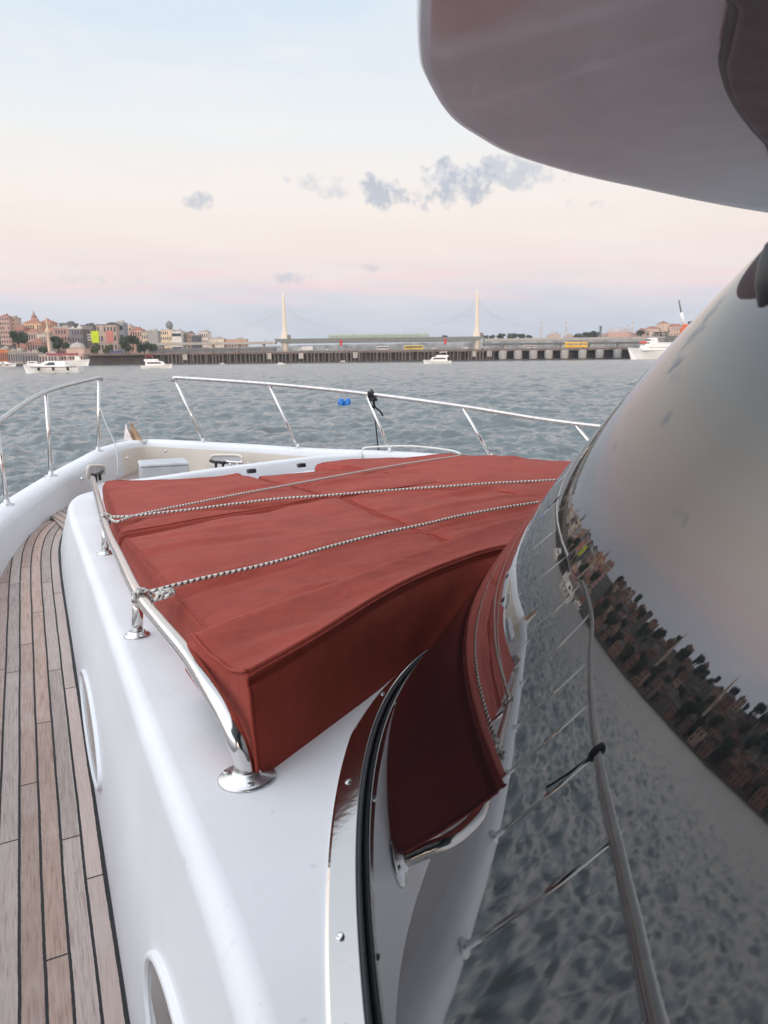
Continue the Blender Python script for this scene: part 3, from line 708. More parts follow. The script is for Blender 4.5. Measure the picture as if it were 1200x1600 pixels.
# ---- small white handrail on the starboard side of the foredeck
hp = [atY(563, 716, 5.35), atY(566, 704, 5.36), atY(576, 699, 5.36), atY(640, 697, 5.3), atY(700, 703, 5.2), atY(720, 709, 5.15)]
ypart(MB().tube(spline(hp, 6), .006, 8), 'hand_rail', M_white2)

# ---- flybridge overhang
ov = [(5.2, -3.0), (4.9, -1.0), (4.7, .8), (4.4, 2.2), (3.9, 3.4), (3.2, 4.1), (2.5, 4.13)]
ovp = [(1200, 335), (1100, 318), (1000, 297), (900, 275), (800, 245), (745, 217), (700, 185), (665, 130), (654, 90), (654, 0)]
ov += [tuple(hit(u, v, -.62)[:2]) for u, v in ovp] + [(.07, 1.1), (.02, .75), (-.14, .42), (-.48, .12), (-.86, -.25), (-.95, -.9), (-.62, -2.0), (-.1, -3.1), (.5, -4.2), (2.6, -4.6)]  # unseen aft points widened to shade the bolster face and lower glass
OL = np.array(spline(ov, 6)); ON = normals2(OL)
if np.dot(ON[-40], np.array([-1, 0])) < 0: ON = -ON
P = []
for (x, y), (nx, ny) in zip(OL, ON):
    row = []
    for off, z in ((-.10, .620), (-.03, .620), (-.008, .624), (0, .634), (0.002, .66), (-.004, .70), (-.02, .725), (-.06, .74)):
        row.append((x + nx * off, y + ny * off, z))
    P.append(row)
mb = MB().grid(P)
mb.add([r[0] for r in P], [tuple(range(len(P)))]); mb.add([r[-1] for r in P], [tuple(range(len(P) - 1, -1, -1))])
ovh = ypart(mb, 'flybridge_overhang', M_under)
pan = [hit(u, v, -.6)[:2] for u, v in ((1163, -70), (1155, 0), (1143, 60), (1136, 95), (1147, 140), (1172, 182), (1202, 217), (1260, 275))] + [np.array((2.1, 2.6)), np.array((2.5, 1.6)), np.array((1.7, 1.1)), np.array((.95, 1.05))]
PL = spline(pan, 5, True)
mb = MB().prism([tuple(p) for p in PL], .575, .618)
cv = ypart(mb, 'cover_panel', M_greycover); bevel(cv, .012, 3)
ysub(MB().tube([(p[0], p[1], .600) for p in PL] + [(PL[0][0], PL[0][1], .600)], .017, 10, False), 'edge_seal', M_rubber, cv)
# unseen panels added behind the camera to shade the bolster's aft face
mb = MB().box((2.4, -2.75, -.3), (3.2, .12, 1.84)).box((.10, -2.70, -.32), (1.4, .06, 1.86), R(-24))
bevel(ypart(mb, 'shade_panel', M_white2), .01, 2)
# wiper motor housing on the glass
def glass_hit(u, v):
    d = ray(u, v)
    for t in np.linspace(.3, 4, 1500):
        p = d * t; a, b, cy, n = gdims(p[2])
        if (abs((p[:2] @ G_ES - GP['cs']) / a) ** n + abs((p[:2] @ G_EF - cy) / b) ** n) < 1: return p
    return d * 2
wp = glass_hit(1219, 432); tw_ = np.linalg.norm(wp); k_ = tw_ / 1.05
wh = MB().lathe([(.0, -.050 * k_), (.010 * k_, -.047 * k_), (.020 * k_, -.034 * k_), (.026 * k_, -.010 * k_), (.026 * k_, .014 * k_), (.021 * k_, .036 * k_), (.010 * k_, .048 * k_), (0, .050 * k_)], wp, 20, (.08, .06, 1))
ypart(wh, 'wiper_housing', M_black)

# ================================================================== SUN PADS
ROPE_PX = [((250, 921), (330, 901), (450, 873), (600, 833), (720, 806), (852, 783)), ((166, 812), (245, 802), (370, 787), (500, 775), (625, 765), (770, 755), (888, 749)), ((183, 815), (250, 797), (380, 771), (520, 745), (650, 722), (705, 714))]
ROPE_XY = [resample([trh(u, v, .112)[:2] for u, v in l], 140) for l in ROPE_PX]
def dent(x, y):
    d = min(float(np.min((l[:, 0] - x) ** 2 + (l[:, 1] - y) ** 2)) for l in ROPE_XY) ** .5
    return -.011 * math.exp(-(d / .022) ** 2) + .004 * math.exp(-((d - .06) / .03) ** 2)
def wr(x, y, s=1.0, seed=0.):
    v = mnoise.noise((x * 3.1, y * 3.1, seed)) * .010 + mnoise.noise((x * 8, y * 6, seed + 4)) * .004
    a = x * .80 + y * .60; b = -x * .60 + y * .80
    v += max(0, mnoise.noise((a * 1.6, b * 9.0, seed + 9)) - .12) * .020
    return (v * 1.45 + dent(x, y)) * s
def pad(name, quad, h, label, bulge=None, n=72, seed=0., hf=None, side=.10):
    """quad: FL, FR, BR, BL plan corners"""
    FL, FR, BR, BL = [np.array(q, float) for q in quad]
    top = np.zeros((n + 1, n + 1, 3)); cen = (FL + FR + BR + BL) / 4
    wl_ = np.linalg.norm(FR - FL); ll_ = np.linalg.norm(FL - BL)
    for i in range(n + 1):
        for k in range(n + 1):
            # denser near the rim
            e = lambda t: .5 - .5 * math.cos(math.pi * t) if True else t
            p_, q_ = .6 * e(i / n) + .4 * i / n, .6 * e(k / n) + .4 * k / n
            xy = FL * (1 - p_) * (1 - q_) + FR * (1 - p_) * q_ + BR * p_ * q_ + BL * p_ * (1 - q_)
            if bulge: xy = xy + np.array(bulge(p_, q_))
            d = min(p_ * ll_, (1 - p_) * ll_, q_ * wl_, (1 - q_) * wl_)
            r_ = .030; drop = 0 if d > r_ else r_ * (1 - math.sqrt(max(0, 1 - (1 - d / r_) ** 2)))
            crown = .012 * (1 - math.exp(-d / .12))
            sag = wr(xy[0], xy[1], min(1, d / .03, (1 - p_) * ll_ / .14), seed)
            hh = hf(p_, q_) if hf else h
            top[i, k] = (xy[0], xy[1], trz(*xy) + hh + crown - .012 - drop + sag)
    mb = MB().grid(top)
    rim = [tuple(top[0, k]) for k in range(n)] + [tuple(top[i, n]) for i in range(n)] + [tuple(top[n, k]) for k in range(n, 0, -1)] + [tuple(top[i, 0]) for i in range(n, 0, -1)]
    low = []
    rows_ = [rim]
    for f in (.5, 1.0):
        rows_.append([(x, y, z + (trz(x, y) + .001 - z) * f) for x, y, z in rim])
    mb.grid(np.array(rows_), closed=True)
    me = mb.mesh(name); bm = bmesh.new(); bm.from_mesh(me); bmesh.ops.remove_doubles(bm, verts=bm.verts, dist=1e-5); bmesh.ops.recalc_face_normals(bm, faces=bm.faces); bm.to_mesh(me); bm.free()
    o = link(name, me, None, M_red); o.location = (cen[0], cen[1], trz(*cen)); me.transform(Matrix.Translation(-Vector(o.location)))
    k_ = 3; hem = [top[k_, k] for k in range(k_, n - k_)] + [top[i, n - k_] for i in range(k_, n - k_)] + [top[n - k_, k] for k in range(n - k_, k_, -1)] + [top[i, k_] for i in range(n - k_, k_ - 1, -1)]
    MB().tube([p + np.array([0, 0, .0005]) for p in hem], .0030, 6, False).build('piping', M_red, o, off=-Vector(o.location))
    return tag(o, label, 'sun pad', 'red sun pads on the foredeck')
g = .006
pad('sun_pad', ((-1.50, 4.04), (-.712, 4.085), (-.209, 3.185), (-.868, 2.436)), .10, 'brick red sun pad at the front left, beside the far end of the grab rail', seed=1,
    bulge=lambda p, q: (.0, (.16 * math.exp(-((q - .80) / .16) ** 2) - .0) * max(0, 1 - p * 4)) )
pad('sun_pad', ((-.856, 2.426), (-.203, 3.168), (.222, 2.02), (-.292, 1.262)), .10, 'brick red sun pad along the grab rail, between front left pad and bolster', seed=2,
    hf=lambda p, q: .10)
pad('sun_pad', ((-.690, 4.10), (-.175, 4.36), (.405, 3.68), (-.192, 3.165)), .10, 'brick red middle sun pad whose front edge faces the notch with two black latches', seed=3)
pad('sun_pad', ((-.186, 3.150), (.418, 3.668), (.715, 2.66), (.232, 2.03)), .10, 'brick red middle sun pad directly in front of the bolster, crossed by two ropes', seed=4)
pad('sun_pad', ((-.428, 4.74), (.45, 5.05), (1.78, 3.42), (.728, 2.66)), .105, 'long brick red sun pad on the far right side, running behind the windscreen', seed=5)

def bolster():
    Ap = [(-.191, .999), (-.104, 1.159), (.019, 1.421), (.150, 1.64), (.293, 1.81), (.56, 1.94), (.83, 1.97), (1.15, 1.88), (1.45, 1.6)]
    gsel = [gb[i] + gn[i] * .020 for i in range(len(gb)) if gb[i][1] > 1.34 and gb[i][0] < 1.3 and i > 40]
    Bp = [(-.178, .974), (-.104, 1.111), (-.020, 1.268)] + [tuple(q) for q in gsel[::max(1, len(gsel) // 9)]]
    Cp = [(-.322, 1.212), (-.18, 1.42), (-.001, 1.688), (.22, 2.01), (.455, 2.32), (.70, 2.47), (.95, 2.52), (1.30, 2.42), (1.68, 2.1)]
    n = 130; A = resample(spline(Ap, 8), n); C = resample(spline(Cp, 8), n); Bm = resample(spline(Bp, 8), n); rows_ = []
    for i in range(n):
        t = i / (n - 1); a, c = A[i], C[i]; w = np.linalg.norm(a - c); dr = (c - a) / w; row = []
        ha = .150 + .006 * math.sin(t * 9); hc = .142 + .008 * mnoise.noise((t * 9, 0, 3))
        endf = min(i, 12) / 12.0
        def pt(f, h, out=0):
            q = a + dr * (f * w); q = q - dr * out; return (q[0], q[1], trz(*q) + h)
        # front skirt under the crease, crease, top, rolled aft edge, aft face
        row.append(pt(1.20, .06)); row.append(pt(1.19, .101)); row.append(pt(1.10, hc - .024)); row.append(pt(1.02, hc - .005))
        for f in np.linspace(.96, .06, 16):
            q = a + dr * f * w; row.append(pt(f, hc * f + ha * (1 - f) - .016 * math.sin(math.pi * f) + wr(q[0], q[1], .7, 21) * math.sin(math.pi * min(f * 1.5, 1))))
        row.append(pt(.03, ha + .001)); row.append(pt(.012, ha - .002)); row.append(pt(.002, ha - .009)); row.append(pt(0, ha - .02))
        for f in (.85, .6, .35, .12, .0):
            wv = mnoise.noise((t * 14, f * 3, 5)) * .008 * (1 - abs(2 * f - 1)); q = a * f + Bm[i] * (1 - f) - dr * wv
            row.append((q[0], q[1], trz(*q) + ha * f))
        rows_.append(row)
    rows_ = np.array(rows_)
    mb = MB().grid(rows_)
    mb.add(rows_[0], [tuple(range(rows_.shape[1]))]); mb.add(rows_[-1], [tuple(range(rows_.shape[1] - 1, -1, -1))])
    me = mb.mesh('bolster'); bm = bmesh.new(); bm.from_mesh(me); bmesh.ops.remove_doubles(bm, verts=bm.verts, dist=1e-5); bmesh.ops.recalc_face_normals(bm, faces=bm.faces); bm.to_mesh(me); bm.free()
    o = link('bolster', me, None, M_red); loc = Vector((.1, 1.7, trz(.1, 1.7))); o.location = loc; me.transform(Matrix.Translation(-loc))
    tag(o, 'thick raised red bolster across the aft end of the pads, nearest the windscreen', 'bolster')
    # stitched piping along the top aft edge and down the corner
    sm = MB().tube([rows_[i][22] + np.array([-.001, -.001, .001]) for i in range(n)], .0032, 6)
    sm.tube([rows_[0][k] + np.array([-.001, -.0015, 0]) for k in range(22, rows_.shape[1])], .0030, 6)
    sm.tube([rows_[0][k] + np.array([-.001, -.0005, .0005]) for k in range(3, 22)], .0026, 6)
    s_ = sm.build('piping', M_red, o, off=-loc)
bolster()

# ================================================================== ROPES
def rope(name, pts, label, r=.0048, knot=None, loops=None):
    mb = MB().tube(spline(pts, 10), r, 10)
    for lp in (loops or []): mb.tube(spline(lp, 6), r * .95, 8)
    me = mb.mesh(name); o = link(name, me, None, M_rope); loc = Vector(pts[0]); o.location = loc; me.transform(Matrix.Translation(-loc))
    return tag(o, label, 'rope', 'ropes tied over the sun pads')
def wrap(c, ax, r, turns=2, pitch=.011):
    ax = Vector(ax).normalized(); e1 = ax.orthogonal().normalized(); e2 = ax.cross(e1)
    return [tuple(Vector(c) + ax * (pitch * (t / 6.283 - turns / 2)) + (e1 * math.cos(t) + e2 * math.sin(t)) * r) for t in np.linspace(0, 6.283 * turns, 14 * turns)]
H = .112
k0 = trh(222, 935, .10); axr = trh(250, 972, .10) - trh(188, 872, .10)
r1 = [k0 + np.array([.012, .004, .012])] + [trh(u, v, H + .004) for u, v in ((250, 921), (272, 915), (330, 901), (390, 888), (450, 873), (525, 852), (600, 833), (665, 819), (720, 806), (790, 793), (852, 783))]
r1 += [r1[-1] + (r1[-1] - r1[-3]) * t for t in (1.5, 3)]
kn = trh(252, 928, H + .006)
def knot(c, s, ax):
    pts = []
    for t in np.linspace(0, 6.283, 40): pts.append(np.array(c) + np.array([math.sin(t) + 2 * math.sin(2 * t), math.cos(t) - 2 * math.cos(2 * t), -math.sin(3 * t) * .9]) * s)
    return pts
rope('tie_rope', r1, 'black and white braided rope nearest the bolster, knotted to the grab rail', loops=[wrap(k0, axr, .0185, 3, .009), knot(kn, .0055, axr), knot(trh(262, 926, H + .004), .0042, axr), [trh(240, 938, .105), trh(262, 931, .118), trh(270, 922, .112)]])
k1 = trh(166, 812, .10); ax1 = trh(188, 872, .10) - trh(150, 768, .10)
r2 = [k1 + np.array([.012, .004, .010])] + [trh(u, v, H) for u, v in ((200, 807), (245, 802), (300, 796), (370, 787), (440, 779), (500, 775), (560, 770), (625, 765), (700, 760), (770, 755), (830, 752), (888, 749))]
r2 += [r2[-1] + (r2[-1] - r2[-3]) * t for t in (1.5, 3.0)]
rope('tie_rope', r2, 'black and white braided rope across the middle, running almost level to the windscreen', loops=[wrap(k1, ax1, .0185, 2, .009)])
k2 = k1 + axr / np.linalg.norm(axr) * -.02
r3 = [k2 + np.array([.012, .002, .004])] + [trh(u, v, H) for u, v in ((183, 815), (210, 806), (250, 797), (310, 785), (380, 771), (450, 758), (520, 745), (590, 732), (650, 722), (705, 714))]
r3 += [trh(722, 711, .10), trh(735, 710, .06)]
rope('tie_rope', r3, 'black and white braided rope farthest forward, slanting to a far stanchion', loops=[wrap(k2, ax1, .0185, 2, .009)])
# black strap knotted round the starboard rail
bt = atY(580, 617, 5.74); ms = MB()
ms.tube(wrap(bt, (1, -.2, 0), .022, 3, .014), .008, 8); ms.tube(spline([bt + np.array([.0, 0, .04]), bt + np.array([.015, -.02, .015]), bt + np.array([.02, -.02, -.05]), bt + np.array([.03, -.02, -.09]), bt + np.array([.065, -.02, -.12]), bt + np.array([.085, -.02, -.155])], 6), .007, 8)
ms.tube(spline([bt + np.array([.01, -.015, -.02]), bt + np.array([.025, -.015, -.15]), bt + np.array([.04, -.015, -.33]), bt + np.array([.05, 0, -.42])], 6), .005, 8)
ms.tube(knot(bt + np.array([.015, -.02, -.03]), .009, None), .008, 8)
o = ms.build('cord', M_black); tag(o, 'black cord knotted round the starboard bow rail with its ends hanging down', 'cord')
pb = np.array((-1.59, 2.58, -.432)); ms = MB(); ms.tube(wrap(pb, (-.3, .9, 0), .022, 3, .014), .008, 8); ms.tube(spline([pb, pb + np.array([.02, 0, -.08]), pb + np.array([.03, .02, -.16])], 5), .006, 8)
o = ms.build('cord', M_black); tag(o, 'black cord knotted on the port rail, seen only reflected in the windscreen', 'cord')

# blue float on the water
fb = hit(538, 634, -ZW); fl = empty('float', fb); tag(fl, 'blue plastic float with two lobes on the water beyond the rail', 'float')
s_ = np.linalg.norm(fb) / 1200
for dx, rl, w_ in ((-5.2, .15, 5.2), (4.6, -.18, 5.0)):
    lo = MB().lathe([(0, -8 * s_), (w_ * .8 * s_, -6.5 * s_), (w_ * s_, -2 * s_), (w_ * s_, 3 * s_), (w_ * .75 * s_, 7 * s_), (0, 9 * s_)], (dx * s_, 0, 3 * s_), 16, (rl + (0 if dx < 0 else .45), 0, 1))
    lo.build('lobe', M_blue, fl)
#@@FAR
# ================================================================== FAR SHORES, BRIDGES, BOATS
def cmat(r, g, b, rough=.8, var=.12, vs=.25):
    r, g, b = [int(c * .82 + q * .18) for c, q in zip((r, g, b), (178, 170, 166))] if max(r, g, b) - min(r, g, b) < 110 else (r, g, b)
    key = 'paint_%d_%d_%d' % (r, g, b)
    if key in MATS: return MATS[key]
    c = L(r, g, b); return mat(key, c, rough, var=var, vscale=vs)
M_win = mat('window_glass', (.05, .06, .075, 1), .15)
M_leafs = [mat('foliage_dark', (.035, .055, .030, 1), .9, var=.5, vscale=.7), mat('foliage_olive', (.075, .085, .035, 1), .9, var=.5, vscale=.7)]
M_bark = mat('bark', (.09, .07, .05, 1), .9)
M_conc = mat('concrete', L(176, 168, 160), .85, var=.12, vscale=.15)
M_dconc = mat('dark_concrete', L(112, 110, 108), .85, var=.15, vscale=.15)
M_pile = mat('weathered_pile', L(118, 106, 100), .85, var=.3, vscale=.3)
M_shadow = mat('underdeck_shade', L(84, 80, 80), .85, var=.3, vscale=.2)  # dark tone stands for the shade under the low bridge deck

# ---- land
SHORE = np.array([(200, 1230), (40, 1080), (-90, 900), (-205, 690), (-300, 615), (-400, 540), (-480, 440), (-545, 310), (-590, 150), (-620, -60), (-660, -400)], float)
SH = np.array(spline([tuple(p) for p in SHORE], 10)); SHn = normals2(SH)
if SHn[60][0] > 0: SHn = -SHn
SHs = np.r_[0, np.cumsum(np.linalg.norm(np.diff(SH, axis=0), axis=1))]
def hill(d, y):
    lift = np.interp(y, [-400, 100, 450, 640, 760, 900, 1100], [38, 42, 46, 44, 24, 16, 10])
    return ZW + 1.6 + lift * (1 - math.cos(math.pi * min(1, max(0, (d - 18) / 380)))) / 2
rows_ = []
for i in range(0, len(SH), 2):
    row = [np.r_[SH[i] - SHn[i] * .5, ZW - 3]]
    for d in np.r_[0, .5, 8, 18, np.linspace(40, 520, 18)]:
        p = SH[i] + SHn[i] * d; row.append(np.r_[p, hill(d, SH[i][1]) + (mnoise.noise((p[0] * .02, p[1] * .02, 0)) * 1.5 if d > 20 else 0)])
    rows_.append(row)
M_land = mat('hillside_ground', (.075, .065, .05, 1), .95, var=.4, vscale=.03)
tag(MB().grid(rows_).build('hillside', M_land), kind='structure')
def gz(x, y):
    dd = SH - np.array([x, y]); i = int(np.argmin((dd ** 2).sum(1))); d = -(dd[i] @ SHn[i]); return hill(d, SH[i][1]), d
rows_ = []
for x in np.linspace(150, 1500, 60):
    row = [(x, 1250 - .1 * x, ZW - 2)]
    for d in (0, 20, 60, 120, 200, 320):
        row.append((x, 1250 - .1 * x + d, ZW + 2 + (17 + 10 * np.interp(x, [150, 420, 520, 700, 1500], [.1, .3, 1.3, 1.6, 1.2])) * (1 - math.exp(-d / 90)) + mnoise.noise((x * .02, d * .02, 3)) * 2))
    rows_.append(row)
tag(MB().grid(rows_).build('far_shore', M_land), kind='structure')

fb_ = []
for x in np.linspace(-260, 900, 80):
    zt0 = atY(600, 536.5, 830)[2] + 1.2 * mnoise.noise((x * .03, 0, 7)) + (.0118 * x)
    fb_.append([(x, 826, ZW - 2), (x, 830, ZW + 3), (x, 832, zt0 - 2.5), (x, 836, zt0), (x, 900, zt0 + .5)])
M_bank = mat('far_bank_ground', L(134, 134, 132), .95, var=.45, vscale=.09)
tag(MB().grid(fb_).build('far_bank', M_bank), kind='structure')
# ---- buildings
UNIT = {}
def win_mesh(w, h):
    k = (round(w, 1), round(h, 1))
    if k not in UNIT: UNIT[k] = MB().box((0, 0, 0), (k[0], .16, k[1])).mesh('window'); UNIT[k].materials.append(M_win)
    return UNIT[k]
def building(name, x, y, w, d, z0, z1, m, label, cat='building', rot=0., floors=4, bays=4, roof='flat', group=None, trim=None, wins=True, ww=.5, wh=.55, down=8, roofm=None):
    e = empty(name, (x, y, z0)); e.rotation_euler = (0, 0, rot); tag(e, label, cat, group)
    h = z1 - z0
    wb_ = MB().box((0, 0, (h - down) / 2), (w, d, h + down))
    for i in range(1, floors):
        if rng.random() < .55: wb_.box((w * rng.uniform(-.12, .12), -d / 2 - .22, h / floors * i), (w * rng.uniform(.5, .76), .5, .3))
    wb_.build('wall', m, e)
    if roof == 'flat':
        r_ = MB().box((0, 0, h + .35), (w + .5, d + .5, .7)); r_.box((w * .15, d * .1, h + 1.6), (w * .3, d * .3, 2.2))
        for q_ in range(5):
            q1_, q2_ = rng.uniform(-.42, .42), rng.uniform(-.42, .2); r_.box((w * q1_, d * q2_, h + 1.0), (rng.uniform(.5, 1.8), 1.2, rng.uniform(.8, 2.6)))
        r_.tube([(w * .2, 0, h + 2), (w * .2, 0, h + rng.uniform(4, 6))], .08, 4); r_.build('roof', roofm or trim or M_conc, e)
    elif roof == 'hip':
        rh = min(w, d) * .28; a, b = w / 2 + .5, d / 2 + .5
        if w > d: v = [(-a, -b, h), (a, -b, h), (a, b, h), (-a, b, h), (-a + b, 0, h + rh), (a - b, 0, h + rh)]; f = [(0, 1, 5, 4), (1, 2, 5), (2, 3, 4, 5), (3, 0, 4), (3, 2, 1, 0)]
        else: v = [(-a, -b, h), (a, -b, h), (a, b, h), (-a, b, h), (0, -b + a, h + rh), (0, b - a, h + rh)]; f = [(0, 1, 4), (1, 2, 5, 4), (2, 3, 5), (3, 0, 4, 5), (3, 2, 1, 0)]
        r_ = MB().add(v, f)
        for q_ in range(3):
            q1_ = rng.uniform(-.3, .3); r_.box((w * q1_, -d * .12, h + rh * .8), (.8, .8, 2.2))
        r_.build('roof', roofm or cmat(150, 92, 74), e)
    if wins:
        fw, fh = w / bays, h / floors; me = win_mesh(fw * ww, fh * wh)
        for i in range(floors):
            for k in range(bays):
                if rng.random() < .12: continue
                o = bpy.data.objects.new('window', me); COL.objects.link(o); o.parent = e; o.location = (-w / 2 + fw * (k + .5), -d / 2 - .02, fh * (i + .5))
    return e
def bpx(name, u0, u1, vt, Y, m, label, d=14, **k):
    a, b = atY(u0, vt, Y), atY(u1, vt, Y); x = (a[0] + b[0]) / 2; w = b[0] - a[0]
    z0 = gz(x, Y + d / 2)[0]; z0 = min(z0, a[2] - 5)
    return building(name, x, Y + d / 2, w, d, z0, a[2], m, label, rot=k.pop('rot', R(rng.uniform(-6, 6))), **k)
bpx('apartment_block', -3, 12, 495, 790, cmat(196, 160, 150), 'pinkish apartment block at the left edge, highest on the hill', floors=6, bays=4, roof='hip')
bpx('apartment_block', 11, 23, 497, 800, cmat(205, 178, 160), 'beige flat roofed block beside the pinkish one at the left edge', floors=6, bays=3)
bpx('town_house', 22, 37, 512, 730, cmat(178, 122, 104), 'terracotta coloured house below the stone tower, left of it', floors=3, bays=4, roof='hip')
bpx('long_building', 35, 62, 505, 770, cmat(222, 182, 140), 'long warm cream building directly under the round stone tower', floors=3, bays=8, roof='hip')
bpx('apartment_block', 61, 81, 504, 780, cmat(206, 150, 120), 'orange tan block right of the stone tower, behind the minaret', floors=4, bays=5, roof='hip')
bpx('town_house', 40, 60, 519, 700, cmat(190, 158, 150), 'pale pink house with a red roof above the round tree', floors=3, bays=5, roof='hip')
bpx('town_house', 58, 72, 523, 690, cmat(214, 196, 180), 'small cream house left of the minaret', floors=3, bays=4)
bpx('town_house', 42, 66, 536, 664, cmat(176, 138, 130), 'low mauve house at the waterfront behind moored boats', floors=2, bays=6, roof='hip')
bpx('brick_building', 80, 107, 513, 745, cmat(172, 132, 120), 'brown brick building behind the trees right of the minaret', floors=4, bays=6)
bpx('flat_roofed_building', 92, 114, 506, 800, cmat(96, 96, 100), 'dark flat roofed building on the skyline right of the minaret', floors=2, bays=5, trim=cmat(84, 88, 90))
bpx('office_block', 106, 127, 514, 735, cmat(112, 108, 112), 'dark grey office block left of the round orange sign', floors=4, bays=5, trim=cmat(214, 208, 205))
ob = bpx('office_block', 125, 145, 509, 750, cmat(120, 112, 110), 'dark office block carrying a round orange sign, with pale floor bands', floors=2, bays=4, trim=cmat(70, 72, 78), rot=0.0)
w_ = 20 * 750 / 1200; p_ = atY(131, 518, 749); loc = np.array(p_) - np.array(ob.location)
MB().lathe([(0, 0), (1.9, 0), (1.9, .6), (0, .6)], (loc[0], -7.05, loc[2]), 16, (0, -1, 0)).build('round_sign', cmat(240, 170, 70), ob)
for v_ in (523, 527, 531): MB().box((w_ * .12, -7.25, atY(135, v_, 750)[2] - ob.location.z), (w_ * .74, .5, 1.1)).build('floor_band', M_white2, ob)
bl = empty('billboard', tuple(atY(149.5, 537, 715))); tag(bl, 'lime green billboard standing beside the dark office block', 'billboard')
MB().box((0, 0, 6), (6.6, .6, 10.6)).build('panel', cmat(196, 210, 40), bl)
for k in (-2, 2): MB().box((k, .4, -1.5), (.4, .4, 9)).build('leg', M_dconc, bl)
cb = bpx('commercial_building', 150, 181, 508, 745, cmat(182, 160, 146), 'beige commercial building with a large pinkish red panel and dark roof frame', floors=4, bays=6, trim=cmat(74, 76, 76), rot=0.)
a_, b_ = atY(165, 517, 745), atY(178, 535, 745); MB().box(((a_[0] + b_[0]) / 2 - cb.location.x, -7.3, (a_[2] + b_[2]) / 2 - cb.location.z), (b_[0] - a_[0], .5, a_[2] - b_[2])).build('facade_panel', cmat(196, 112, 104), cb)
ts = bpx('tower_block', 178, 192, 505, 755, cmat(138, 148, 160), 'blue grey tower block with dark window bands beside the red panel building', floors=4, bays=1, ww=.9, wh=.5, rot=0.)
bpx('apartment_block', 192, 204, 510, 800, cmat(222, 188, 168), 'narrow peach block right of the blue grey tower block', floors=5, bays=3)
bpx('apartment_block', 203, 222, 516, 770, cmat(222, 176, 156), 'peach apartment block above the dark trees by the bridge', floors=4, bays=5, roof='hip')
bpx('apartment_block', 220, 230, 521, 765, cmat(214, 198, 178), 'narrow cream block between the peach and the plain grey blocks', floors=4, bays=3)
bpx('grey_block', 229, 245, 518, 760, cmat(158, 156, 156), 'plain grey block standing left of the gap in the skyline', floors=5, bays=1, wins=False)
bpx('hotel', 250, 270, 516, 900, cmat(228, 200, 168), 'cream hotel with many small windows below a dark globe', floors=5, bays=6)
dm = atY(265, 515, 905); o = MB().lathe([(1.0, -3), (1.2, 0), (3.2, 1.8), (4.2, 4.6), (3.4, 7.6), (1.4, 9.4), (0, 9.8)], dm, 16).build('globe_tank', cmat(112, 112, 118)); tag(o, 'dark globe shaped tank on the roof behind the cream hotel', 'tank')
wb = bpx('white_block', 268, 283, 518, 890, cmat(222, 216, 208), 'white block with dark horizontal window bands beside the cream hotel', floors=4, bays=1, ww=.96, wh=.45, rot=0.)
bpx('dark_block', 282, 289, 521, 900, cmat(90, 92, 98), 'narrow dark block between the white banded block and brick one', floors=4, bays=2)
bpx('brick_building', 288, 301, 521, 905, cmat(176, 146, 132), 'tan brick building with a dark roof beyond the bridge approach', floors=4, bays=4, trim=cmat(90, 86, 86))
bpx('glass_block', 300, 313, 524, 895, cmat(66, 74, 84), 'dark glass block beyond the bridge approach, left of the pale block', floors=3, bays=4)
bpx('pale_block', 312, 325, 519, 900, cmat(224, 206, 196), 'pale pinkish block right of the dark glass block', floors=4, bays=4)
bpx('low_building', 325, 350, 530, 905, cmat(226, 208, 190), 'low cream building behind the bridge approach', floors=1, bays=6, wins=False)
bpx('low_building', 352, 385, 531, 905, cmat(196, 146, 118), 'low orange brown building behind the bridge approach', floors=2, bays=8)
# round stone tower
tw_ = empty('stone_tower', tuple(atY(54.5, 509, 800))); tag(tw_, 'round stone tower with a conical roof rising above the left hillside', 'tower'); k = 800 / 1200
MB().lathe([(6.2 * k, -16), (5.9 * k, 4.5 * k), (6.4 * k, 5 * k), (6.4 * k, 6 * k), (5.4 * k, 6.2 * k), (5.2 * k, 9.5 * k), (4.2 * k, 9.8 * k), (4.2 * k, 12 * k)], (0, 0, 0), 20).build('body', cmat(196, 150, 132), tw_)
MB().lathe([(4.6 * k, 12 * k), (2.2 * k, 16 * k), (1.6 * k, 16.5 * k), (1.4 * k, 18.6 * k), (.5 * k, 21 * k), (0, 24 * k)], (0, 0, 0), 20).build('conical_roof', cmat(150, 112, 108), tw_)
# mosque with minaret on the waterfront
mq = empty('mosque', (atY(120, 553, 668)[0], 668, ZW + 1.6)); tag(mq, 'small pale pink mosque with a low dome on the waterfront', 'mosque'); k = 668 / 1200
MB().box((0, 0, 4.2), (44 * k * .9, 16, 8.4)).box((3 * k, 0, 9.6), (27 * k, 14, 5.0)).build('wall', cmat(206, 170, 154), mq)
MB().lathe([(12.5 * k, 12), (11.5 * k, 13.6), (9.5 * k, 15.3), (6 * k, 16.6), (2.5 * k, 17.2), (.3, 17.6), (.15, 19), (0, 19.4)], (2 * k, 0, 0), 20).build('dome', cmat(176, 164, 158), mq)
for q_ in range(9): MB().box((-17 * k + q_ * 4.2 * k, -8.03, 4.6), (1.3, .2, 2.6)).build('window', M_win, mq)
def minaret(u, vt, vb, Y, wpx, label, m=None, name='minaret'):
    b = atY(u, vb, Y); t = atY(u, vt, Y); h = t[2] - b[2]; r = wpx * Y / 1200 / 2
    o = MB().lathe([(r * 1.25, -10), (r * 1.2, h * .1), (r, h * .12), (r * .95, h * .56), (r * 1.75, h * .60), (r * 1.75, h * .635), (r * .8, h * .64), (r * .75, h * .80), (r * .9, h * .805), (.05, h * .97), (.03, h)], b, 14).build(name, m or cmat(226, 196, 170))
    return tag(o, label, 'minaret')
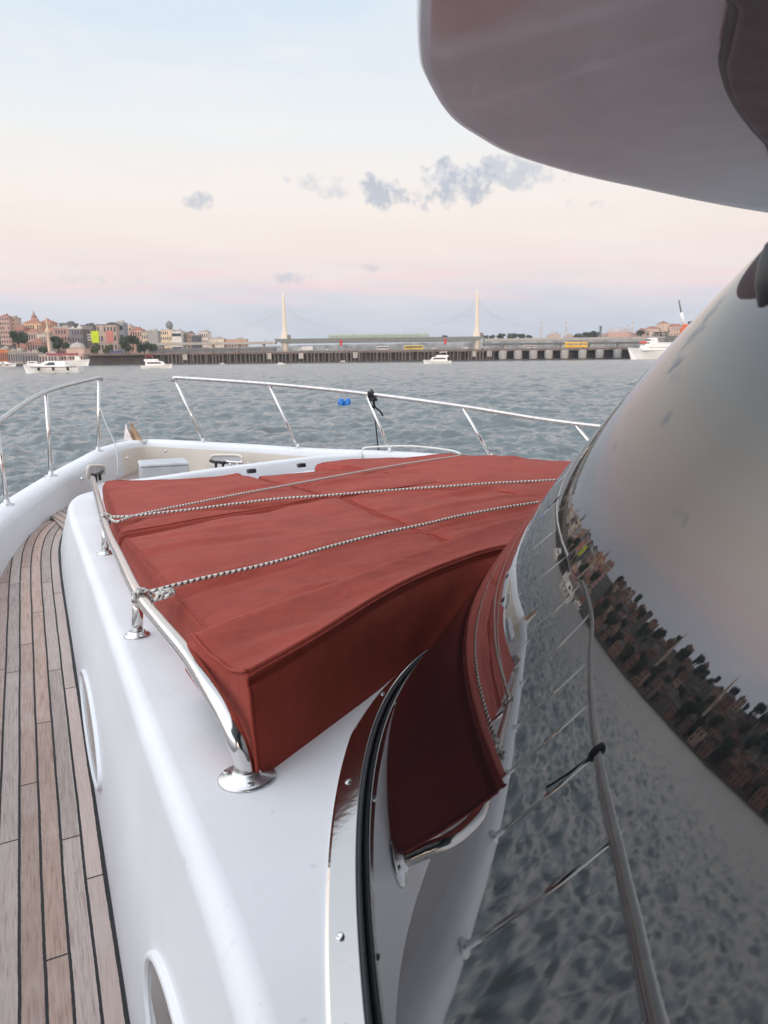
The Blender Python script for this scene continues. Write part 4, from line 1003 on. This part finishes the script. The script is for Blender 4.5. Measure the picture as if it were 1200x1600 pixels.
minaret(78, 492, 557, 655, 4.4, 'slender cream minaret with a balcony on the left waterfront')
# waterfront kiosks
for u0, u1, vt, m_, lb in ((-6, 12, 546, cmat(196, 120, 70), 'orange awning kiosk at the left edge of the waterfront'), (12, 34, 549, cmat(150, 140, 136), 'low grey waterfront shed left of the mauve house'),
                           (34, 60, 552, cmat(128, 118, 116), 'low dark waterfront cafe under the mauve house'), (60, 88, 554, cmat(186, 160, 148), 'low pinkish waterfront wall building below the minaret')):
    bpx('kiosk', u0, u1, vt, 636, m_, lb, d=8, floors=1, bays=6, rot=0., cat='kiosk')

# ---- trees
def crown_mesh(name, rx, rz, n=900, seed=0):
    rr_ = random.Random(seed); mb = MB(); blobs = []
    for k in range(11):
        a = rr_.uniform(0, 6.283); q = rr_.uniform(.15, .75); blobs.append((math.cos(a) * rx * q, math.sin(a) * rx * q, rz * rr_.uniform(-.55, .75), rr_.uniform(.28, .48) * rx))
    vs, fs = [], []
    for k in range(n):
        bx_, by_, bz_, br = blobs[rr_.randrange(len(blobs))]
        v = Vector((rr_.gauss(0, 1), rr_.gauss(0, 1), rr_.gauss(0, 1))).normalized() * br * rr_.uniform(.75, 1.08)
        c = Vector((bx_, by_, bz_)) + v; s_ = rx * rr_.uniform(.08, .16)
        nrm = (v.normalized() + Vector((rr_.gauss(0, .5), rr_.gauss(0, .5), rr_.gauss(0, .5)))).normalized(); e1 = nrm.orthogonal().normalized() * s_; e2 = nrm.cross(e1)
        b = len(vs); vs += [c - e1, c - e2 * .8, c + e1, c + e2 * .9]; fs.append((b, b + 1, b + 2, b + 3))
    mb.add(vs, fs); return mb.mesh(name)
CROWNS = [crown_mesh('crown', 1, .95, seed=q) for q in range(3)] + [crown_mesh('crown', 1, .7, seed=9)]
TRUNK = MB().lathe([(.12, -1.2), (.085, -.3), (.05, .5), (0, .8)], (0, 0, 0), 7).mesh('trunk'); TRUNK.materials.append(M_bark)
for q, me in enumerate(CROWNS): me.materials.append(M_leafs[1] if q == 3 else M_leafs[0])
def tree(x, y, z, r, label, kind=0, group=None, sq=1.0):
    e = empty('tree', (x, y, z)); tag(e, label, 'tree', group)
    for nm_, me in (('crown', CROWNS[kind]), ('trunk', TRUNK)):
        o = bpy.data.objects.new(nm_, me); COL.objects.link(o); o.parent = e; o.location = (0, 0, r * 1.15 * sq); o.scale = (r, r, r * sq); o.rotation_euler = (0, 0, rng.uniform(0, 6.28))
    return e
def tpx(u, vc, rpx, Y, label, kind=0, sq=1.0):
    c = atY(u, vc, Y); r = rpx * Y / 1200; tree(c[0], Y, c[2] - r * 1.15 * sq, r, label, kind, 'trees along the left shore', sq)
tpx(28, 531, 13, 655, 'large round dark tree near the left edge, above the waterfront sheds')
tpx(91, 536, 11, 690, 'dark tree directly right of the minaret', 1)
tpx(104, 541, 8, 680, 'smaller dark tree between the minaret tree and mosque dome', 2)
tpx(70, 549, 9, 660, 'dark bushy tree at the foot of the minaret, on its left', 2)
tpx(150, 545, 9, 690, 'olive tree right of the mosque, under the lime billboard', 3)
tpx(170, 546, 10, 690, 'olive tree under the pinkish red panel', 3)
tpx(195, 538, 11, 690, 'tall dark tree under the blue grey tower block', 1, 1.15)
tpx(208, 534, 8, 700, 'dark tree top touching the peach block', 0, 1.2)
tpx(225, 543, 11, 695, 'dark rounded tree left of where the bridge approach starts', 2)
tpx(238, 545, 8, 690, 'dark small tree at the bridge approach, rightmost on the left shore', 0)

# ---- houses and trees of the shore to the left of the frame (the windscreen mirrors them)
HC = [cmat(150, 122, 104), cmat(128, 88, 74), cmat(176, 154, 136), cmat(112, 94, 90), cmat(100, 74, 64), cmat(88, 80, 78), cmat(138, 98, 78)]
RC = [cmat(110, 70, 58), cmat(92, 66, 58), cmat(84, 78, 76)]
nh = 0
hmesh = {}
for i in range(len(SH)):
    pass
s_line = np.arange(0, SHs[-1], 13.5)
for s_ in s_line:
    px_ = np.interp(s_, SHs, SH[:, 0]); py_ = np.interp(s_, SHs, SH[:, 1]); i = int(np.argmin(np.abs(SHs - s_))); nn = SHn[i]
    for r_, d in enumerate((24, 42, 62, 84, 108, 136, 168, 204, 245, 290, 335)):
        x, y = px_ + nn[0] * d + rng.uniform(-6, 6), py_ + nn[1] * d + rng.uniform(-6, 6)
        if y < 40 or x > -150: continue
        b_ = math.degrees(math.atan2(x, y))
        if b_ > -27.6 or b_ < -64: continue
        z = gz(x, y)[0]; face = math.atan2(nn[1], nn[0]) - math.pi / 2
        if rng.random() < .40:
            tree(x, y, z - 1, rng.uniform(3.5, 8.5), 'tree among the mirrored houses of the far hillside', int(rng.integers(0, 4)), 'trees mirrored in the windscreen'); continue
        w, dp, h = rng.uniform(8, 16), rng.uniform(8, 12), rng.uniform(4, 11)
        building('hillside_house', x, y, w, dp, z, z + h, HC[int(rng.integers(0, 7))], 'house on the far hillside seen mirrored in the windscreen', 'house', rot=face + R(rng.uniform(-14, 14)), floors=max(1, int(h // 3.3)), bays=int(w // 3.6), roof='hip' if rng.random() < .65 else 'flat', group='houses mirrored in the windscreen', ww=.42, roofm=RC[int(rng.integers(0, 3))])
        nh += 1
for x, y, d_ in ((-455, 585, 1), (-505, 520, 2)):
    z = gz(x, y)[0]; o = MB().lathe([(2.2, -6), (1.9, 8), (1.7, 24), (2.8, 26), (2.8, 27), (1.4, 27.3), (1.3, 34), (.1, 43), (0, 45)], (x, y, z), 12).build('minaret', cmat(200, 180, 165))
    tag(o, 'minaret among the mirrored houses of the far hillside', 'minaret', 'minarets mirrored in the windscreen')

# ---- low pontoon bridge
YB = 600.
lb = empty('pontoon_bridge', (90, YB, ZW)); tag(lb, 'long low pontoon bridge on dark piles crossing the whole water behind the boats', 'bridge')
zd = atY(600, 547.5, YB)[2] - ZW; xl, xr = atY(128, 550, YB)[0] - 90, 330.
MB().box(((xl + xr) / 2, 9, zd - .55), (xr - xl, 18, 1.1)).build('deck', mat('rusty_girder', L(120, 100, 90), .8, var=.25, vscale=.2), lb)
MB().box(((xl + xr) / 2, .25, zd + .5), (xr - xl, .2, .18)).box(((xl + xr) / 2, .25, zd + .95), (xr - xl, .2, .12)).build('railing', M_dconc, lb)
MB().box(((xl + xr) / 2, 12.5, zd / 2 - .6), (xr - xl, 3, zd - 1.6)).build('shade_wall', M_shadow, lb)  # dark sheet added behind the piles as the shade under the deck
MB().box(((xl + xr) / 2, 3, .5), (xr - xl, 7, 1.0)).build('waterline_beam', M_shadow, lb)
PM = MB().box((0, 0, (zd - 1.1) / 2), (.75, .9, zd - 1.1)).mesh('pile'); PM.materials.append(M_pile)
x = atY(250, 550, YB)[0] - 90; xe = atY(778, 550, YB)[0] - 90; n_ = 92
for k in range(n_):
    o = bpy.data.objects.new('pile', PM); COL.objects.link(o); o.parent = lb; o.location = (x + (xe - x) * (k + rng.uniform(-.25, .25)) / n_, rng.uniform(.4, 1.6), 0); o.scale = (rng.uniform(.6, 1.5), 1, 1)
for u_ in (288, 420, 470, 555, 742, 765):
    MB().box((atY(u_, 550, YB)[0] - 90, .9, zd * .62), (3.6, 1.6, zd * .5)).build('pier_box', M_conc, lb)
PO = MB().lathe([(0, 0), (2.2, .3), (3.1, 1.6), (3.3, zd * .75), (3.3, zd - 1.15)], (0, 0, 0), 14).mesh('pontoon'); PO.materials.append(cmat(176, 172, 168))
for u_ in (786, 810, 834, 858, 883, 911, 938, 966, 994, 1022, 1050):
    o = bpy.data.objects.new('pontoon', PO); COL.objects.link(o); o.parent = lb; o.location = (atY(u_, 550, YB)[0] - 90, 2.2, 0); o.scale = (1.0, .9, 1)
# quay left of the bridge
q0, q1 = atY(132, 553, 640), atY(262, 553, 640); qz = q0[2]
qy = MB().box(((q0[0] + q1[0]) / 2, 652, (qz + ZW) / 2 - .4), (q1[0] - q0[0], 22, qz - ZW)).build('quay', M_dconc); tag(qy, kind='structure')
# ---- metro bridge
YM = 720.
mbg = empty('metro_bridge', (0, YM, ZW)); tag(mbg, 'cable stayed metro bridge with two pale pylons behind the low pontoon bridge', 'bridge')
def mz(u, v): return atY(u, v, YM)[2] - ZW
def mx_(u): return atY(u, 530, YM)[0]
zt_ = mz(600, 528.5)
loop = [(mx_(427), zt_ + .6), (mx_(757), zt_ + .6), (mx_(752), zt_ - 2.2), (mx_(735), zt_ - 3.6), (mx_(450), zt_ - 3.6), (mx_(433), zt_ - 2.2)]
mb = MB(); vs = [(p[0], 0, p[1]) for p in loop] + [(p[0], 12, p[1]) for p in loop]; n6 = 6
mb.add(vs, [tuple(range(5, -1, -1)), tuple(range(6, 12))] + [(i, (i + 1) % 6, 6 + (i + 1) % 6, 6 + i) for i in range(6)]); mb.build('deck', cmat(112, 116, 110), mbg)
# approach viaducts, two levels
for u0, u1, v0, v1, yy, m_, nm_ in ((232, 430, 534.5, 538.5, 0, M_conc, 'approach_deck'), (232, 430, 544, 550, -6, M_dconc, 'lower_approach'), (757, 1180, 526.5, 530.5, 0, M_conc, 'approach_deck'), (757, 1180, 534, 537, 2, M_dconc, 'lower_approach')):
    a, b = mz((u0 + u1) / 2, v0), mz((u0 + u1) / 2, v1); MB().box(((mx_(u0) + mx_(u1)) / 2, 6 + yy, (a + b) / 2), (mx_(u1) - mx_(u0), 10, a - b)).build(nm_, m_, mbg)
for u_ in (250, 290, 330, 370, 410, 790, 835, 880, 925, 970, 1015, 1060, 1105):
    MB().box((mx_(u_), 7, mz(u_, 536) / 2 - 1), (1.8, 5, mz(u_, 536) + 1)).build('pier', M_conc, mbg)
for u_, vt in ((444, 457), (746, 452)):
    xx = mx_(u_); h = mz(u_, vt)
    pb_ = mat('pylon_concrete', L(226, 212, 194), .75, var=.05, vscale=.1) if 'pylon_concrete' not in MATS else MATS['pylon_concrete']
    MB().lathe([(2.9, -2), (2.7, zt_ - 5), (4.0, zt_ - 3), (3.6, zt_ + 2), (2.2, zt_ + 8), (1.9, h * .6), (1.3, h - 6), (.7, h - .5), (.15, h)], (xx, 5, 0), 16).build('pylon', pb_, mbg)
    MB().box((xx + 4, 4, zt_ + 2.2), (3, 3, 3.6)).build('control_box', cmat(116, 112, 108), mbg)
    for q_ in range(9):
        for sgn in (-1, 1):
            top = np.array((xx, 5, h - 4 - q_ * 2.2)); bot = np.array((xx + sgn * (16 + q_ * 8.5), 5, zt_ + .6)); MB().tube([top, bot], .03, 4, False).build('stay_cable', M_conc, mbg)
sx0, sx1 = mx_(514), mx_(670)
mb = MB(); prof_ = [(0, 0), (0, 2.4), (1.2, 3.6), (4, 4.1), (7, 3.6), (8.2, 2.4), (8.2, 0)]
vs = [(sx0, 2 + p, zt_ + .6 + q) for p, q in prof_] + [(sx1, 2 + p, zt_ + .6 + q) for p, q in prof_]; mb.add(vs, [(i, i + 1, 8 + i, 7 + i) for i in range(6)] + [tuple(range(6, -1, -1)), tuple(range(7, 14))]); stn = mb.build('station_hall', cmat(158, 170, 158), mbg)
for k in range(27): MB().box((sx0 + (sx1 - sx0) * k / 26, 1.96, zt_ + 1.9), (.3, .16, 2.4)).build('mullion', cmat(120, 130, 122), stn)
# banners and lamp posts on the low bridge
for u_, lb_ in ((531, 'red banner on the bridge, left of centre under the station hall'), (694, 'red banner on the bridge between station hall and right pylon')):
    p_ = atY(u_, 535, YB - .6); e = empty('banner', (p_[0], YB - .3, zd + ZW)); tag(e, lb_, 'banner', 'red banners on the bridge')
    MB().tube([(0, 0, 0), (0, 0, 8.4)], .1, 6).build('pole', M_dconc, e); MB().box((.9, 0, 6.1), (1.7, .15, 4.2)).build('cloth', cmat(206, 56, 60), e)
for u_ in list(range(262, 1060, 38)):
    p_ = atY(u_, 530, YB + 2); e = empty('street_lamp', (p_[0], YB + 2, zd + ZW)); tag(e, 'thin street lamp standing along the low pontoon bridge', 'street lamp', 'street lamps along the low bridge')
    MB().tube([(0, 0, 0), (0, 0, 8.5), (.5, 0, 9.2), (1.6, 0, 9.3)], .09, 6).build('pole', M_dconc, e); MB().box((1.9, 0, 9.25), (.9, .3, .2)).build('lamp_head', M_conc, e)
# vehicles on the low bridge
def vehicle(u0, u1, h, m, label, cat, name, kind='bus', Y=YB + 4, wm_=None):
    a, b = atY(u0, 545, Y), atY(u1, 545, Y); ln = b[0] - a[0]; e = empty(name, ((a[0] + b[0]) / 2, Y, zd + ZW)); tag(e, label, cat)
    if kind == 'bus':
        o = MB().box((0, 0, .35 + h / 2), (ln, 2.5, h)).build('body', m, e); bevel(o, .25, 2)
        MB().box((0, -1.26, .35 + h * .62), (ln * .92, .06, h * .34)).build('window', M_win, e)
    elif kind == 'truck':
        bevel(MB().box((ln * .12, 0, .7 + h / 2), (ln * .74, 2.5, h)).build('body', m, e), .1, 2); bevel(MB().box((-ln * .38, 0, .6 + h * .35), (ln * .22, 2.4, h * .75)).build('cab', m, e), .25, 2)
        MB().box((-ln * .40, -1.22, .6 + h * .5), (ln * .12, .06, h * .25)).build('window', M_win, e)
    else:
        mb = MB(); pr = [(-.5, .35), (-.5, .8), (-.46, .95), (-.28, 1.0), (-.15, 1.45), (.2, 1.48), (.38, 1.0), (.5, .9), (.5, .35)]; n9 = len(pr)
        vs = [(p * ln, -.85, q * h / 1.48) for p, q in pr] + [(p * ln, .85, q * h / 1.48) for p, q in pr]
        mb.add(vs, [tuple(range(n9 - 1, -1, -1)), tuple(range(n9, 2 * n9))] + [(i, (i + 1) % n9, n9 + (i + 1) % n9, n9 + i) for i in range(n9)]); mb.build('body', m, e)
        MB().box((.02 * ln, -.87, 1.2 * h / 1.48), (ln * .36, .05, .35)).build('window', M_win, e)
    for k in (-.32, .32): MB().lathe([(0, 0), (.48, 0), (.48, .25), (0, .25)], (ln * k, -1.24 if kind != 'car' else -.9, .45), 12, (0, 1, 0)).build('wheel', M_rubber, e)
vehicle(466, 489, 3.0, cmat(222, 218, 214), 'white truck on the low bridge, left of the station hall', 'truck', 'truck', 'truck')
vehicle(589, 606, 2.8, cmat(228, 222, 220), 'white minibus on the low bridge below the station hall', 'minibus', 'minibus')
vehicle(632, 661, 3.2, cmat(222, 190, 90), 'yellow and white bus on the low bridge, near its middle', 'bus', 'bus')
vehicle(883, 917, 4.2, cmat(244, 186, 30), 'bright yellow double height bus on the right part of the low bridge', 'bus', 'bus')
vehicle(508, 514, 1.9, cmat(230, 230, 230), 'small white car on the low bridge right of the white truck', 'car', 'car', 'car')
vehicle(536, 548, 2.0, cmat(170, 168, 166), 'grey car on the low bridge beside the left red banner', 'car', 'car', 'car')
vehicle(673, 683, 2.1, cmat(224, 218, 214), 'white car on the low bridge left of the right red banner', 'car', 'car', 'car')
vehicle(722, 732, 2.0, cmat(236, 236, 234), 'white car on the low bridge before the right pylon', 'car', 'car', 'car')
vehicle(752, 763, 2.1, cmat(180, 190, 186), 'pale green grey car on the low bridge right of the pylon', 'car', 'car', 'car')
vehicle(818, 834, 2.4, cmat(210, 200, 196), 'pale van on the right half of the low bridge', 'van', 'van', 'bus')
vehicle(172, 190, 2.6, cmat(60, 72, 130), 'dark blue coach parked on the left quay', 'coach', 'coach', 'bus', Y=646)

# ---- skyline right
for u_, lb_ in ((845, 'minaret left of the two small domes on the right skyline'), (884, 'minaret between the two small domes on the right skyline')):
    minaret(u_, 499, 529, 1330, 2.0, lb_, cmat(206, 190, 180))
def domed(u, w, vt, label, m, Y=1340, walls=True):
    c = atY(u, 527, Y); t = atY(u, vt, Y); r = w * Y / 1200 / 2; h = t[2] - c[2]; e = empty('mosque', tuple(c)); tag(e, label, 'mosque')
    MB().box((0, 0, -6 + h * .2), (2 * r, 2 * r, 12 + h * .4)).build('wall', m, e)
    MB().lathe([(r * .85, h * .38), (r * .8, h * .55), (r * .62, h * .78), (r * .35, h * .92), (0, h)], (0, 0, 0), 18).build('dome', cmat(170, 160, 158), e); return e
domed(865, 18, 517, 'small domed mosque between the two minarets on the right skyline', cmat(196, 172, 160))
domed(889, 13, 520, 'smallest domed mosque just right of the second minaret', cmat(196, 176, 166))
big = domed(966, 44, 511, 'large reddish domed mosque on the right skyline', cmat(206, 158, 146))
minaret(953, 504, 528, 1350, 1.8, 'minaret at the left end of the large domed mosque', cmat(206, 184, 174))
minaret(981, 505, 528, 1350, 1.8, 'minaret just right of the large dome', cmat(206, 184, 174))
minaret(987, 500, 528, 1330, 2.2, 'tallest minaret right of the large domed mosque', cmat(212, 192, 180))
c_ = atY(938, 527, 1330); t_ = atY(938, 509, 1330); o = MB().lathe([(2.4, -8), (2.2, 4), (1.9, (t_[2] - c_[2]) * .8), (2.4, (t_[2] - c_[2]) * .82), (2.3, t_[2] - c_[2])], c_, 12).build('watch_tower', cmat(110, 118, 126)); tag(o, 'dark round tower on the right skyline beside the trees', 'tower')
o = None
for u0, u1, vt, m_, lb_ in ((996, 1012, 517, cmat(196, 150, 134), 'low reddish house at the start of the right hill'), (1008, 1030, 514, cmat(220, 190, 172), 'cream house with a red roof on the right hill'),
                            (1028, 1044, 506, cmat(216, 180, 160), 'tall pale house on top of the right hill'), (1042, 1066, 510, cmat(206, 166, 146), 'tan house on the right hill beside the crane'), (1018, 1042, 519, cmat(184, 120, 104), 'brick red roofed row house low on the right hill')):
    a, b = atY(u0, vt, 1320), atY(u1, vt, 1320); building('hill_house', (a[0] + b[0]) / 2, 1320, b[0] - a[0], 14, atY(u0, 528, 1320)[2], a[2], m_, lb_, 'house', floors=2, bays=6, roof='hip')
for k, (u_, v_, r_) in enumerate(((695, 527, 5), (782, 526, 8), (800, 525, 9), (815, 526, 7), (828, 527, 6), (905, 525, 8), (918, 524, 8), (930, 522, 8), (1002, 519, 7), (1082, 507, 8), (768, 527, 6), (758, 526, 5))):
    c = atY(u_, v_, 1300); r = r_ * 1300 / 1200; tree(c[0], 1300, c[2] - r * 1.1, r, 'dark tree along the low right skyline behind the bridge', k % 3, 'trees along the right skyline', .8)
cr_ = empty('mobile_crane', tuple(atY(1069, 524, 640))); tag(cr_, 'mobile crane with an orange base and raised white boom by the windscreen', 'crane'); k = 640 / 1200
MB().box((0, 0, 5 * k), (11 * k, 4, 11 * k)).box((1 * k, 0, 13 * k), (7 * k, 3, 7 * k)).build('cab', cmat(226, 110, 60), cr_)
MB().tube([(-1 * k, 0, 14 * k), (-6.5 * k, 0, 34 * k)], 2.3 * k, 8).build('boom', M_white2, cr_); MB().tube([(-6.5 * k, 0, 33 * k), (-11.5 * k, 0, 52 * k)], 1.2 * k, 8).build('jib', M_dconc, cr_)
# wreckage barge under the crane
bg_ = MB().box((0, 0, 0), (34, 9, 12.0)).build('crane_barge', M_dconc); bg_.location = (atY(1075, 540, 642)[0], 644, atY(1069, 524, 640)[2] - 6.2); tag(bg_, 'grey barge platform carrying the mobile crane', 'barge')

# ---- boats
def boat(u0, u1, vw, label, style='cruiser', flip=False, Y=None, hullm=None, name='motor_boat', accent=None):
    d0 = ray((u0 + u1) / 2, vw); Y = Y or d0[1] * ZW / d0[2]
    a, b = atY(u0, vw, Y), atY(u1, vw, Y); ln = b[0] - a[0]; e = empty(name, ((a[0] + b[0]) / 2, Y, ZW)); e.rotation_euler = (0, 0, math.pi if flip else 0)
    tag(e, label, 'boat'); bm_ = .28 * ln if ln < 20 else .2 * ln; fb = .105 * ln if style != 'ferry' else .09 * ln; rows_ = []
    for t in np.linspace(0, 1, 12):          # stern at -x, bow at +x
        x = (-.5 + t) * ln; w = bm_ / 2 * (1 - max(0, (t - .45) / .55) ** 2.4 * .98); zt2 = fb * (1 + .45 * t * t); k_ = .62 * (1 - .5 * t)
        xr = x - (.06 * ln * t)
        rows_.append([(x, -w, zt2), (xr, -w * .9, zt2 * .5), (xr, -w * k_, -.05 * ln), (xr, w * k_, -.05 * ln), (xr, w * .9, zt2 * .5), (x, w, zt2)])
    mb = MB().grid(rows_, smooth=False); mb.add([r[0] for r in rows_] + [r[-1] for r in rows_][::-1], [tuple(range(24))]); mb.add(rows_[0], [tuple(range(6))]); mb.add(rows_[-1], [tuple(range(5, -1, -1))])
    mb.build('hull', hullm or M_white2, e)
    def block(n_, x0, x1, z0, z1, w, m, tp=.86, sub=None, slope=0.):
        vs = [(x0 * ln, -w, z0 * ln), (x1 * ln, -w, z0 * ln), (x1 * ln, w, z0 * ln), (x0 * ln, w, z0 * ln), ((x0 + .01) * ln, -w * tp, z1 * ln), ((x1 - slope) * ln, -w * tp, z1 * ln), ((x1 - slope) * ln, w * tp, z1 * ln), ((x0 + .01) * ln, w * tp, z1 * ln)]
        o = MB().add(vs, [(3, 2, 1, 0), (4, 5, 6, 7), (0, 1, 5, 4), (1, 2, 6, 5), (2, 3, 7, 6), (3, 0, 4, 7)]).build(n_, m, sub or e); bevel(o, .012 * ln, 2); return o
    hb = fb / ln; W_ = bm_ * .40
    if style == 'cruiser':
        c = block('cabin', -.28, .24, hb, hb + .10, W_, M_white2, .8, slope=.17); block('window', -.10, .10, hb + .03, hb + .082, W_ * 1.03, M_win, .90, c, .10)
        block('foredeck', .1, .36, hb * 1.02, hb + .05, W_ * .7, M_white2, .7, slope=.1)
        for x_ in (-.33, -.08, .17): MB().box((x_ * ln, (bm_ * .52 if flip else -bm_ * .52), hb * ln * .72), (.03 * ln, .03 * ln, .055 * ln)).build('fender', M_black, e)
        MB().box((-.08 * ln, (bm_ * .5 if flip else -bm_ * .5), hb * ln * .98), (.8 * ln, .012 * ln, .012 * ln)).build('rub_rail', M_dconc, e)
        block('stern_cover', -.48, -.42, hb * .2, hb * .9, W_ * .8, M_black if accent is None else accent)
    elif style == 'flybridge':
        c = block('cabin', -.36, .28, hb, hb + .13, W_, M_white2, .9, slope=.12); block('window', -.30, .18, hb + .05, hb + .105, W_ * 1.03, M_win, .96, c, .06)
        block('flybridge', -.40, .06, hb + .13, hb + .20, W_ * .92, M_white2, .9, slope=.04)
        block('bimini', -.36, -.10, hb + .29, hb + .31, W_ * .8, accent or M_white2, .95)
        for x_ in (-.34, -.12): MB().tube([(x_ * ln, -W_ * .7, (hb + .19) * ln), (x_ * ln, -W_ * .7, (hb + .30) * ln)], .006 * ln, 6).build('bimini_post', M_steel, e)
        block('stern_opening', -.47, -.36, hb * .55, hb * .98, W_ * .9, M_win)
    elif style == 'launch':
        c = block('cabin', -.30, .20, hb, hb + .16, W_, M_white2, .9, slope=.05); block('window', -.24, .12, hb + .06, hb + .12, W_ * 1.03, M_win, .95, c)
    elif style == 'awning':
        block('awning', -.48, .22, hb + .14, hb + .19, W_, accent, .75)
        for x_ in (-.44, -.2, .02, .2): MB().tube([(x_ * ln, -W_ * .9, hb * ln), (x_ * ln, -W_ * .9, (hb + .15) * ln)], .006 * ln, 6).build('awning_post', M_white2, e)
        block('cabin', .16, .30, hb, hb + .12, W_ * .7, M_white2, .85, slope=.05)
    elif style == 'ferry':
        c = block('saloon', -.47, .36, hb, hb + .075, bm_ * .46, M_white2, .97, slope=.03); block('window', -.44, .30, hb + .025, hb + .052, bm_ * .462, M_win, .98, c)
        block('upper_deck', -.47, .28, hb + .075, hb + .09, bm_ * .46, M_white2); c2 = block('wheelhouse', .18, .29, hb + .09, hb + .14, bm_ * .3, M_white2, .9, slope=.02); block('window', .20, .285, hb + .105, hb + .13, bm_ * .302, M_win, .9, c2)
        for q_ in range(10): MB().tube([((-.45 + q_ * .065) * ln, -bm_ * .43, (hb + .09) * ln), ((-.45 + q_ * .065) * ln, -bm_ * .43, (hb + .125) * ln)], .003 * ln, 5).build('awning_post', M_white2, e)
        block('awning', -.46, .16, hb + .125, hb + .135, bm_ * .45, M_dconc)
        block('bow_banner', .30, .36, hb + .08, hb + .11, bm_ * .3, cmat(206, 96, 84))
    return e
boat(37, 127, 583, 'white cabin cruiser crossing on the left, with three dark fenders along its side', 'cruiser', True, name='cabin_cruiser')
boat(222, 270, 576, 'white flybridge yacht with a red top, in front of the left quay', 'flybridge', False, name='flybridge_yacht', accent=cmat(190, 50, 56))
boat(661, 705, 568.5, 'white flybridge yacht in the middle, before the bridge', 'flybridge', True, name='flybridge_yacht')
boat(432, 446, 570, 'small white launch below the left pylon', 'launch', False, name='launch')
boat(980, 1120, 559, 'long white passenger ferry half hidden behind the windscreen', 'ferry', True, Y=555, name='passenger_ferry')
boat(74, 141, 571, 'white tour boat with a dark red awning moored at the left shore', 'awning', False, name='tour_boat', accent=cmat(132, 44, 52), Y=560)
boat(-12, 26, 573, 'white moored motor boat at the left edge of the frame', 'cruiser', False, Y=560, accent=M_win)
boat(38, 68, 572.5, 'white moored motor boat left of the red awning boat', 'launch', False, Y=566)
boat(343, 351, 567.5, 'tiny pale boat before the bridge piles, left of the launch', 'launch', True, Y=560)
boat(529, 541, 566.5, 'small grey boat under the bridge, left of centre', 'launch', True, Y=570, hullm=cmat(150, 150, 156))

# ---- thin evening haze over the water
hz = bpy.data.materials.new('haze_air'); hz.use_nodes = True; nt = hz.node_tree; nt.nodes.clear()
pv = nt.nodes.new('ShaderNodeVolumePrincipled'); pv.inputs['Color'].default_value = (.86, .88, .92, 1); pv.inputs['Density'].default_value = .0001; pv.inputs['Anisotropy'].default_value = .1
ho = nt.nodes.new('ShaderNodeOutputMaterial'); nt.links.new(pv.outputs[0], ho.inputs['Volume'])
hb_ = MB().box((0, 0, 50), (3300, 3300, 114)).build('haze', hz); tag(hb_, kind='stuff'); hb_.visible_shadow = True
